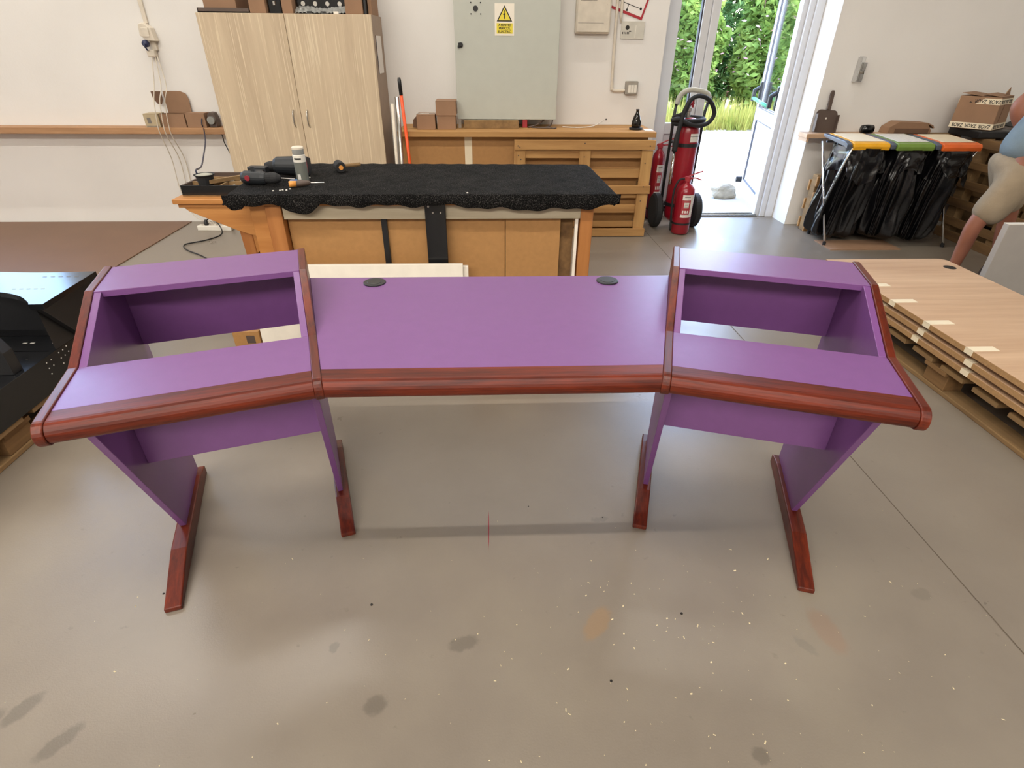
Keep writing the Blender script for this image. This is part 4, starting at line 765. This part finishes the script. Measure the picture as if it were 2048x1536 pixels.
tag(MB().lathe([(0, -.05), (.033, -.045), (.036, 0), (.033, .045), (0, .05)], (0, 0, 0), 14, Matrix.Translation((3.20, 3.80, .836)) @ Matrix.Rotation(PI/2, 4, 'Y')).build('bag_roll', 'bag', origin=(3.2, 3.8, .80), smooth=True), 'roll of black bags on the shelf above the yellow lid', 'roll')
# pallets and big carton in the corner
p2 = thing('pallet', 'dark wooden pallet standing on edge right of the recycling bins', 'pallet', (4.03, 3.0, 0))
for z0, z1 in ((.735, .80), (.57, .625), (.42, .48), (.265, .33), (.115, .18), (.0, .075)): bx(4.0, 4.022, 2.45, 3.62, z0, z1).build('slat', 'darkpine', p2, .003)
for y0 in (2.46, 2.99, 3.50): bx(4.023, 4.10, y0, y0+.1, .0, .80).build('beam', 'oldpine', p2, .003)
for z0 in (.70, .36, .02): bx(4.101, 4.12, 2.45, 3.62, z0, z0+.09).build('slat', 'oldpine', p2)
p3 = thing('pallet', 'wooden pallet standing on edge behind the dark one in the right corner', 'pallet', (4.20, 3.1, 0))
for z0 in (.70, .52, .34, .16, .0): bx(4.16, 4.18, 2.5, 3.66, z0, z0+.09).build('slat', 'oldpine', p3)
for y0 in (2.52, 3.05, 3.54): bx(4.181, 4.26, y0, y0+.1, 0, .80).build('beam', 'oldpine', p3)
dk = thing('crate', 'dark crate below the taped carton in the right corner', 'crate', (4.65, 3.62, 0)); bx(4.30, 4.98, 3.30, 3.90, 0, .858).build('body', 'dust', dk, .004); bx(4.298, 4.30, 3.35, 3.86, .5, .8).build('dark_front', 'black', dk)
tag(bx(3.95, 4.28, 3.50, 3.85, .801, .859).build('dark_gap_filler', 'black', origin=(4.13, 3.67, .80), bevel=.01), 'flat black block added to fill the dark gap between the standing pallets and the taped carton', 'case')  # added support; its black stands in for the shaded gap under the carton
ZR = math.radians(36); w2, d2, h2 = .165, .15, .235; CX, CY = 4.025, 3.495
zb = thing('taped_carton', 'large battered carton with printed packing tape on the stack in the right corner', 'box', (CX+w2*math.cos(ZR)-d2*math.sin(ZR), CY+w2*math.sin(ZR)+d2*math.cos(ZR), .861), ZR)
MB().add([(-w2, -d2, 0), (w2, -d2, 0), (w2, d2, 0), (-w2, d2, 0), (-w2+.025, -d2+.02, h2), (w2+.005, -d2+.02, h2), (w2, d2, h2), (-w2+.02, d2, h2)], [(3, 2, 1, 0), (4, 5, 6, 7), (0, 1, 5, 4), (1, 2, 6, 5), (2, 3, 7, 6), (3, 0, 4, 7)]).build('body', 'card', zb, .006, local=True)
for y0, y1 in ((-d2+.02, -.01), (.0, d2)): MB().prism([(y0, h2+.001), (y1, h2+.018), (y1, h2+.021), (y0, h2+.004)], 'x', -w2+.03, w2).build('flap', 'card', zb, local=True)
MB().prism([(-.12, h2+.012), (.02, h2+.012), (-.03, h2+.07)], 'y', -.13, -.126).build('torn_flap', 'card', zb, local=True)
MB().prism([(.03, h2+.012), (.14, h2+.012), (.12, h2+.05), (.06, h2+.04)], 'y', -.10, -.094).build('bent_flap', 'cardpale', zb, local=True)
for z in (.026, .203):
    k = z/h2
    for face in ('front', 'side'):
        L0 = -w2+.025*k if face == 'front' else -d2+.02*k; L1 = w2 if face == 'front' else d2
        if face == 'front': mt = Matrix.Translation((0, -d2+.02*k-.0012, z)) @ Matrix.Rotation(math.atan(.02/h2), 4, 'X').inverted()
        else: mt = Matrix.Translation((-w2+.025*k-.0012, 0, z)) @ Matrix.Rotation(-PI/2, 4, 'Z') @ Matrix.Rotation(math.atan(.025/h2), 4, 'X').inverted()
        if face == 'side': L0, L1 = -d2, d2-.02*k
        tp = MB().box(L0, L1, -.0006, .0004, -.021, .021, mtx=mt).build('printed_tape', 'tape', zb, local=True)
        for i in range(int((L1-L0)/.092)):
            text('ZAOR', .036, 'ink', tp, WM[zb.name] @ mt @ Matrix.Translation((L0+.055+i*.094, -.0012, 0)) @ Matrix.Rotation(PI/2, 4, 'X') @ Matrix.Rotation(PI, 4, 'Z'), sx=.82, bold=.0006)
MB().box(-w2+.095, -w2+.10, -d2+.004, -d2+.006, .05, .18).build('crease', 'carddark', zb, local=True)
tag(MB().prism([(0, 0), (.30, 0), (.30, .11), (.20, .10), (.06, .03)], 'y', 3.70, 3.90, Matrix.Translation((4.44, 0, .86))).build('black_bag', 'black', origin=(4.55, 3.8, .86), bevel=.01), 'black bag lying beside the taped carton on the dark crate', 'bag')
# stacked pallet, board and tube left of the bins
p4 = thing('pallet', 'pale pallet on edge between the door reveal and the recycling bins', 'pallet', (3.1, 3.80, 0))
for z0 in (.0, .13, .26, .39): bx(2.84, 3.55, 3.70, 3.72, z0, z0+.08).build('slat', 'pinex', p4, .004)
for x0 in (2.845, 3.15, 3.45): bx(x0, x0+.09, 3.721, 3.80, .0, .48).build('beam', 'oldpine', p4, .006)
for z0 in (.02, .18, .34): bx(2.835, 3.55, 3.801, 3.82, z0, z0+.09).build('rear_slat', 'pinex', p4)
MB().tube([(2.90, 3.75, .525), (3.3, 3.75, .525)], .045, 16).build('cardboard_tube', 'card', None, origin=(3.1, 3.75, .48)); tag(bpy.data.objects['cardboard_tube'], 'short cardboard tube lying on the pallet left of the bins', 'tube')
tag(MB().prism([(3.655, 0), (3.675, 0), (3.69, .62), (3.67, .62)], 'x', 2.90, 3.5).build('dark_board', 'dust', origin=(3.2, 3.66, 0)), 'dark brown board leaning behind the black bag left of the bins', 'board')
tag(bx(2.80, 3.40, 3.16, 3.42, .0, .006).build('cardboard_sheet', 'card', origin=(3.1, 3.3, 0)), 'flat piece of cardboard on the floor under the recycling bins', 'cardboard')
# recycling stand
st = thing('recycling_stand', 'folding steel stand with yellow, green and orange waste lids', 'recycling stand', (3.28, 3.44, 0))
for p in ([(2.812, 3.29, .03), (2.765, 3.66, .76)], [(2.855, 3.63, .03), (2.80, 3.29, .765)], [(3.80, 3.235, .03), (3.79, 3.64, .76)], [(3.83, 3.62, .03), (3.79, 3.27, .765)]):
    lg = MB().tube(p, .0095, 8).build('leg', 'chrome', st, smooth=True); MB().tube([(p[0][0], p[0][1], 0), p[0]], .0135, 8).build('rubber_foot', 'rubber', lg)
MB().tube([(2.80, 3.29, .765), (3.79, 3.27, .765)], .010, 8).tube([(2.80, 3.66, .76), (3.79, 3.64, .76)], .010, 8).build('top_rail', 'slate', st)
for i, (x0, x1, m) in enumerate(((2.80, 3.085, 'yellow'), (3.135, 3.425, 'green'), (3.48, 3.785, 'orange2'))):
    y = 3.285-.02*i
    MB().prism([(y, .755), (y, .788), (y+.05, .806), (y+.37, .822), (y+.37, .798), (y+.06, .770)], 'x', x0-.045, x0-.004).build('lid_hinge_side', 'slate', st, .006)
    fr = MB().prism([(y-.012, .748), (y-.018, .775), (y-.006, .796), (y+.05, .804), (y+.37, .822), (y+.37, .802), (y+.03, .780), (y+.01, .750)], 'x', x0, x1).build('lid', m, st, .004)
    MB().prism([(y+.04, .8036), (y+.35, .8212), (y+.35, .8245), (y+.04, .8075)], 'x', x0+.022, x1-.022).build('lid_sheen', 'tape' if i != 1 else 'label', fr, .002)  # pale plate paints the glossy light reflection on the lid top
def binbag(label, xc0, xc1, hw0, hw1, y0, y1, hd0, hd1, zb_, seed):
    t = thing('bin_bag', label, 'bin bag', (xc0, y0, zb_), group='black bin bags on the stand')
    def fn(u, v):
        th = 2*PI*u; e = .55
        cx, sy = math.cos(th), math.sin(th)
        px = math.copysign(abs(cx)**e, cx); py = math.copysign(abs(sy)**e, sy)
        k = v**.8; hw = hw0+(hw1-hw0)*k; hd = hd0+(hd1-hd0)*k
        fold = .006+.030*min(1, v*1.6)*(1-.35*v)
        pl = fold*(math.sin(7*th+seed+2.2*v)+.6*math.sin(13*th-3*v+seed*2)+.45*math.sin(23*th+4*v))
        big = .03*noise.noise(Vector((cx*1.5+seed, sy*1.5, v*3)))
        end = 1 if v < .93 else math.sqrt(max(0, 1-((v-.93)/.07)**2))*.5+.5
        z = .762-(.762-zb_)*v+.01*math.sin(9*th+seed)*(v > .02)*(1-v)
        return (xc0+(xc1-xc0)*k+(hw+pl+big)*px*end, y0+(y1-y0)*k+(hd+pl+big)*py*end, max(z, zb_))
    q = MB().grid(fn, 150, 60, True); n = 150
    q.f.append(tuple(range(59*n, 60*n))); q.build('bag', 'bag', t, smooth=True)
    def cuff(u, v):
        th = 2*PI*u; cx, sy = math.cos(th), math.sin(th); e = .55
        px = math.copysign(abs(cx)**e, cx); py = math.copysign(abs(sy)**e, sy)
        pl = .010*v*(math.sin(9*th+seed)+.8*math.sin(17*th+seed*3+v*4))+.012*noise.noise(Vector((cx*2+seed*2, sy*2, v*4)))
        L_ = .20+.05*math.sin(3*th+seed)+.025*math.sin(8*th+seed*2)
        return (xc0+(hw0+.012+pl+.010*v)*px, y0+(hd0+.012+pl+.010*v)*py, .752-L_*v)
    MB().grid(cuff, 150, 24, True).build('folded_cuff', 'bag', t, smooth=True)
    return t
binbag('left black bin bag hanging under the yellow lid', 2.965, 2.945, .130, .135, 3.46, 3.51, .185, .14, .03, 1.0)
binbag('middle black bin bag hanging under the green lid', 3.285, 3.285, .122, .112, 3.45, 3.44, .185, .16, .05, 2.7)
binbag('right black bin bag hanging under the orange lid', 3.635, 3.57, .145, .085, 3.43, 3.42, .185, .14, .03, 4.4)

# ------------------------------------------------------------------ stack of oak boards on a pallet, right
pr_ = thing('pallet', 'weathered pallet under the stack of oak boards at the right', 'pallet', (2.5, 1.0, 0))
for x0 in (2.14, 2.44, 2.74): bx(x0, x0+.10, -.1, 2.05, .0, .022).build('bottom_slat', 'oldpine', pr_, .004)
for x0 in (2.14, 2.44, 2.74):
    for y0 in (.05, .98, 1.90): bx(x0+.003, x0+.097, y0, y0+.14, .022, .10).build('block', 'darkpine', pr_, .004)
for k in range(11): bx(2.12, 2.85, -.1+k*.197, -.0+k*.197+.04, .122, .144).build('deck_board', 'oldpine', pr_, .003)
for y0 in (.05, .98, 1.90): bx(2.12, 2.85, y0, y0+.14, .10, .122).build('stringer', 'darkpine', pr_, .003)
NM = ['top oak board of the stack with a round cable hole', 'second oak board from the top of the stack on the pallet', 'third oak board from the top of the stack on the pallet']
for i, z1 in enumerate((.295, .248, .201)):
    z0 = z1-.026
    t = thing('oak_board', NM[i], 'board', (2.46, 1.0, z0), group='oak boards stacked on the pallet')
    out = [(2.09+.004*i, -.15), (2.845, -.15)]+arc(2.795, 2.035, .05, 0, 90, 6)+[(2.09+.004*i, 2.085)]
    bd_ = MB().prism(out, 'z', z0+.0008, z1).build('panel', 'oaktop', t, .0008)
    bx(2.0885+.004*i, 2.0897+.004*i, -.15, 2.085, z0+.001, z1-.001).build('edge_band', 'mdfedge', t)
    if i == 0: MB().lathe([(0, 0), (.034, 0), (.034, .0008), (0, .0008)], (2.765, 1.925, z1), 24).build('cable_hole', 'ink', t)
    for y in ((1.652, 1.428, 1.167, .896, .55) if i == 0 else (1.50, 1.165+.02*i, .875, .52)):
        MB().box(2.0865+.004*i, 2.21 if i == 0 else 2.12, y-.022, y+.022, z1+.0002, z1+.001).box(2.0868+.004*i, 2.0884+.004*i, y-.022, y+.022, z0+.002, z1+.001).build('tape_piece', 'tape', t)
    for y in (.3, 1.2, 1.95): bx(2.16, 2.80, y, y+.05, (.249, .202, .1445)[i], z0+.0004).build('batten', 'darkpine', t)
gp = thing('grey_panel', 'tall grey panel standing on edge beside the oak board stack at the right edge', 'panel', (3.6, 1.93, 0))
bx(2.99, 4.1, 1.905, 1.945, 0, .555).build('panel', 'greypanel', gp, .003); bx(2.99, 4.1, 1.904, 1.946, .5555, .558).build('edge_band', 'white', gp)

# ------------------------------------------------------------------ black furniture on a pallet, left
pb = thing('pallet', 'weathered pallet under the black furniture at the left edge', 'pallet', (-2.4, .6, 0))
for x0 in (-2.0, -2.45, -2.9): bx(x0, x0+.11, -.25, 1.6, 0, .022).build('bottom_slat', 'oldpine', pb, .004)
for x0 in (-2.0, -2.45, -2.9):
    for y0 in (-.2, .62, 1.44): bx(x0+.004, x0+.104, y0, y0+.14, .022, .10).build('block', 'darkpine', pb, .003)
for y0 in (-.2, .62, 1.44): bx(-2.95, -1.885, y0, y0+.14, .10, .12).build('stringer', 'darkpine', pb)
for k in range(9): bx(-2.95, -1.872, -.25+k*.205, -.25+k*.205+.15, .12, .142).build('deck_board', 'oldpine', pb, .003)
bf = thing('black_desk', 'black glossy desk carcass on a pallet at the left edge', 'desk', (-2.4, .8, .142))
bx(-2.9, -1.893, .0, .998, .143, .281).build('lower_body', 'black', bf, .002); bx(-2.9, -1.893, 1.002, 1.50, .143, .281).build('rear_body', 'black', bf, .002)
rim = bx(-1.892, -1.868, -.02, 1.52, .1425, .286).build('side_board', 'blackgloss', bf, .001)
for y, zs_ in ((.934, (.264, .238, .212)), (.962, (.264, .238)), (1.014, (.27, .244, .218)), (1.04, (.27, .244)), (1.066, (.275, .249))):
    for z in zs_: MB().lathe([(0, 0), (.0028, 0), (.0028, .001), (0, .001)], (0, 0, 0), 8, Matrix.Translation((-1.868, y, z)) @ Matrix.Rotation(PI/2, 4, 'Y')).build('drill_hole', 'label', rim)
bx(-2.9, -1.894, .0, .999, .2815, .284).build('worktop', 'blackgloss', bf); bx(-2.9, -1.894, 1.003, 1.5, .2815, .284).build('worktop', 'blackgloss', bf)
for x, y in ((-2.047, 1.079), (-2.015, 1.079), (-1.921, 1.08), (-1.89-.02, 1.08)): bx(x-.009, x+.009, y-.004, y+.004, .2841, .2848).build('slot', 'label', bf)
MB().lathe([(0, 0), (.005, 0), (.005, .0008), (0, .0008)], (-1.935, .93, .2842), 10).build('hole', 'ink', bf)
MB().prism([(1.0, .478), (1.37, .478), (1.43, .285), (1.15, .285)], 'x', -1.868, -1.842).build('upright', 'black', bf, .001)
MB().prism([(-1.87, 1.01), (-1.95, 1.15), (-2.6, 1.15), (-2.6, 1.17), (-1.868, 1.17)], 'z', .285, .478).build('front_upright', 'black', bf)
bx(-2.6, -1.868, 1.34, 1.36, .285, .478).build('rear_panel', 'black', bf)
cut = [(-1.838, 1.378), (-1.822, .995), (-1.878, .993)]+smooth_path([(-1.878, .993, 0), (-1.90, 1.02, 0), (-1.98, 1.085, 0), (-2.09, 1.128, 0), (-2.25, 1.15, 0), (-2.6, 1.16, 0)], 5)[1:]
cut = [(p[0], p[1]) for p in cut]+[(-2.6, 1.43), (-2.42, 1.395), (-2.27, 1.377), (-2.1, 1.366), (-1.95, 1.368)]
MB().prism(cut, 'z', .479, .503).build('top_shelf', 'blackgloss', bf, .001)
q = MB()
for k in range(5): q.box(-2.03+k*.035, -2.012+k*.035, 1.305, 1.309, .5031, .5036); q.box(-2.06+k*.03, -2.045+k*.03, 1.16, 1.164, .5031, .5036)
q.build('pencil_marks', 'inkgrey', bf)
MB().prism([(-2.6, .284), (-2.6, .5), (-1.985, .5), (-1.93, .455), (-1.895, .38), (-1.893, .284)], 'y', .80, .85).build('near_upright', 'black', bf, .003)

# ------------------------------------------------------------------ wood shavings on the floor
q = MB(); rr = random.Random(3)
for k in range(230):
    x = rr.gauss(.55, .55); y = rr.gauss(-.28, .22)
    if rr.random() < .25: x, y = rr.uniform(-1.3, 1.6), rr.uniform(-.7, .1)
    s = .0006+.0014*rr.random()**3; a = rr.random()*3.14; l = s*rr.uniform(1, 3.2)
    q.add([(x+dx*math.cos(a)-dy*math.sin(a), y+dx*math.sin(a)+dy*math.cos(a), .0006+z) for dx, dy, z in ((-l, -s, 0), (l, -s, 0), (l, s, .0012), (-l, s, .0012), (0, 0, .0022))], [(0, 1, 4), (1, 2, 4), (2, 3, 4), (3, 0, 4), (3, 2, 1, 0)])
tag(q.build('wood_shavings', 'chip', origin=(.5, -.3, 0)), 'tiny pale wood chips scattered over the concrete floor in front of the desk', 'shavings', kind='stuff')
q = MB()
for x, y, s in ((-.37, -.09, .005), (.539, -.151, .005), (.294, -.342, .0045), (.377, .238, .003), (-1.0, -.03, .004), (.12, .30, .003)): q.lathe([(0, 0), (s*.8, 0), (s*.6, s*.5), (0, s*.6)], (x, y, .0007), 7)
tag(q.build('dark_crumbs', 'ink', origin=(0, -.1, 0)), 'few black crumbs on the floor in front of the desk', 'crumbs', kind='stuff')

# ------------------------------------------------------------------ person at the right edge, mid step, seen from waist to shin
def skinmesh(name, V, E, mat, parent, root=0, sub=2):
    me = bpy.data.meshes.new(name); inv = WM[parent.name].inverted()
    me.from_pydata([tuple(inv @ Vector(p[:3])) for p in V], E, []); me.update()
    o = bpy.data.objects.new(name, me); COL.objects.link(o); o.parent = parent; WM[o.name] = WM[parent.name].copy()
    m = o.modifiers.new('skin', 'SKIN'); m.use_smooth_shade = True
    if not me.skin_vertices: me.attributes.new('skin', 'FLOAT', 'POINT')
    for i, p in enumerate(V):
        r = p[3] if isinstance(p[3], tuple) else (p[3], p[3])
        me.skin_vertices[0].data[i].radius = r; me.skin_vertices[0].data[i].use_root = (i == root)
    s = o.modifiers.new('sub', 'SUBSURF'); s.levels = sub; s.render_levels = sub
    me.materials.append(M[mat]); return o
pe = thing('person', 'person in blue-grey shirt and khaki shorts stepping past behind the oak boards', 'person', (3.26, 2.35, 0))
V = [(3.30, 2.35, .86, .13), (3.36, 2.35, .99, .115), (3.44, 2.35, 1.14, .13), (3.50, 2.35, 1.27, .115), (3.545, 2.35, 1.36, .052), (3.585, 2.35, 1.44, .058), (3.605, 2.35, 1.51, (.085, .10)), (3.60, 2.35, 1.59, .075),
     (3.51, 2.19, 1.29, .058), (3.58, 2.17, 1.17, .05), (3.64, 2.16, 1.06, .043), (3.74, 2.16, 1.02, .038), (3.84, 2.17, 1.01, .028), (3.89, 2.175, 1.005, (.018, .036)),
     (3.50, 2.50, 1.29, .060), (3.40, 2.53, 1.20, .058), (3.29, 2.53, 1.11, .058), (3.36, 2.48, .99, .050), (3.45, 2.44, .90, .030), (3.49, 2.43, .87, (.036, .018)),
     (3.28, 2.27, .78, .090), (3.20, 2.275, .62, .073), (3.12, 2.28, .44, .050), (3.125, 2.285, .33, .047), (3.115, 2.285, .20, .035), (3.11, 2.285, .09, .030),
     (3.33, 2.43, .78, .092), (3.42, 2.44, .62, .075), (3.48, 2.44, .46, .052), (3.50, 2.44, .34, .050), (3.53, 2.44, .20, .036), (3.55, 2.44, .09, .031),
     (3.345, 2.35, 1.50, .022), (3.40, 2.35, 1.515, .014)]
E = [(0, 1), (1, 2), (2, 3), (3, 4), (4, 5), (5, 6), (6, 7), (3, 8), (8, 9), (9, 10), (10, 11), (11, 12), (12, 13), (3, 14), (14, 15), (15, 16), (16, 17), (17, 18), (18, 19), (0, 20), (20, 21), (21, 22), (22, 23), (23, 24), (24, 25),
     (0, 26), (26, 27), (27, 28), (28, 29), (29, 30), (30, 31), (6, 32), (32, 33)]
skinmesh('body', V[:32], [e for e in E if max(e) < 32], 'skin', pe)
def rot_hand(name, base, fwd, up, s):
    f = Vector(fwd).normalized(); u = Vector(up).normalized(); r = f.cross(u)
    V = [(*(Vector(base)), .020)]; E = []
    for k, (off, ln) in enumerate(((-.028, .070), (-.010, .080), (.010, .075), (.028, .060))):
        b0 = Vector(base)+r*off+f*.015; i = len(V)
        V.append((*b0, .0095)); V.append((*(b0+f*ln*.5+u*-.004), .0088)); V.append((*(b0+f*ln*.85-u*.022), .0082)); V.append((*(b0+f*ln*.98-u*.042), .007))
        E += [(0, i), (i, i+1), (i+1, i+2), (i+2, i+3)]
    i = len(V); V += [(*(Vector(base)-r*.03*s-f*.01), .011), (*(Vector(base)-r*.05*s+f*.025-u*.01), .0098), (*(Vector(base)-r*.048*s+f*.05-u*.025), .008)]
    E += [(0, i), (i, i+1), (i+1, i+2)]
    return skinmesh(name, V, E, 'skin', pe, 0, 1)
rot_hand('hand', (3.91, 2.175, 1.0), (1, .05, -.1), (0, 1, .1), 1); rot_hand('hand', (3.51, 2.42, .858), (.8, -.2, -.6), (.5, .3, .8), -1)
# face, ears, hair
q = MB(); q.lathe([(0, 0), (.011, .003), (.014, .02), (.010, .045), (0, .05)], (0, 0, 0), 10, Matrix.Translation((3.695, 2.35, 1.47)) @ Matrix.Rotation(.25, 4, 'Y')); q.build('nose', 'skin', pe, smooth=True)
for s in (-1, 1):
    MB().lathe([(0, -.012), (.010, -.007), (.012, 0), (.010, .007), (0, .012)], (3.688, 2.35+s*.032, 1.52), 10).build('eye', 'white', pe, smooth=True)
    MB().lathe([(0, -.005), (.024, -.004), (.028, 0), (.024, .005), (0, .006)], (0, 0, 0), 12, Matrix.Translation((3.60, 2.35+s*.088, 1.495)) @ Matrix.Rotation(PI/2, 4, 'X')).build('ear', 'skin', pe, smooth=True)
MB().box(3.686, 3.696, 2.325, 2.375, 1.438, 1.446).build('mouth', 'reddark', pe, .003)
q = MB(); q.grid(lambda u, v: (3.593+.108*math.sin(v*1.75)*math.cos(2*PI*u)-.010*v, 2.35+.097*math.sin(v*1.75)*math.sin(2*PI*u), 1.535+.125*math.cos(v*1.75)-(.05*v if math.cos(2*PI*u) < .3 else 0)), 36, 12, True); q.build('hair', 'hair', pe, smooth=True)
skinmesh('shirt', [(3.31, 2.35, .79, .178), (3.34, 2.35, .94, .165), (3.44, 2.35, 1.14, .150), (3.50, 2.35, 1.26, .130), (3.54, 2.35, 1.335, .072), (3.51, 2.20, 1.285, .076), (3.56, 2.18, 1.21, .068), (3.50, 2.49, 1.285, .076), (3.44, 2.515, 1.24, .072)],
         [(0, 1), (1, 2), (2, 3), (3, 4), (3, 5), (5, 6), (3, 7), (7, 8)], 'shirt', pe)
skinmesh('shorts', [(3.31, 2.35, .90, .155), (3.30, 2.35, .82, .158), (3.27, 2.265, .74, .112), (3.205, 2.27, .60, .104), (3.145, 2.28, .455, .104), (3.335, 2.435, .74, .112), (3.41, 2.44, .60, .100), (3.455, 2.44, .485, .098)],
         [(0, 1), (1, 2), (2, 3), (3, 4), (1, 5), (5, 6), (6, 7)], 'khaki', pe)
for x, y, rz in ((3.11, 2.285, 0), (3.55, 2.44, 0)):
    MB().prism([(x-.055, 0), (x+.19, 0), (x+.20, .03), (x+.17, .055), (x+.06, .10), (x+.03, .115), (x-.045, .115), (x-.06, .05)], 'y', y-.045, y+.045).build('shoe', 'shoe', pe, .014)
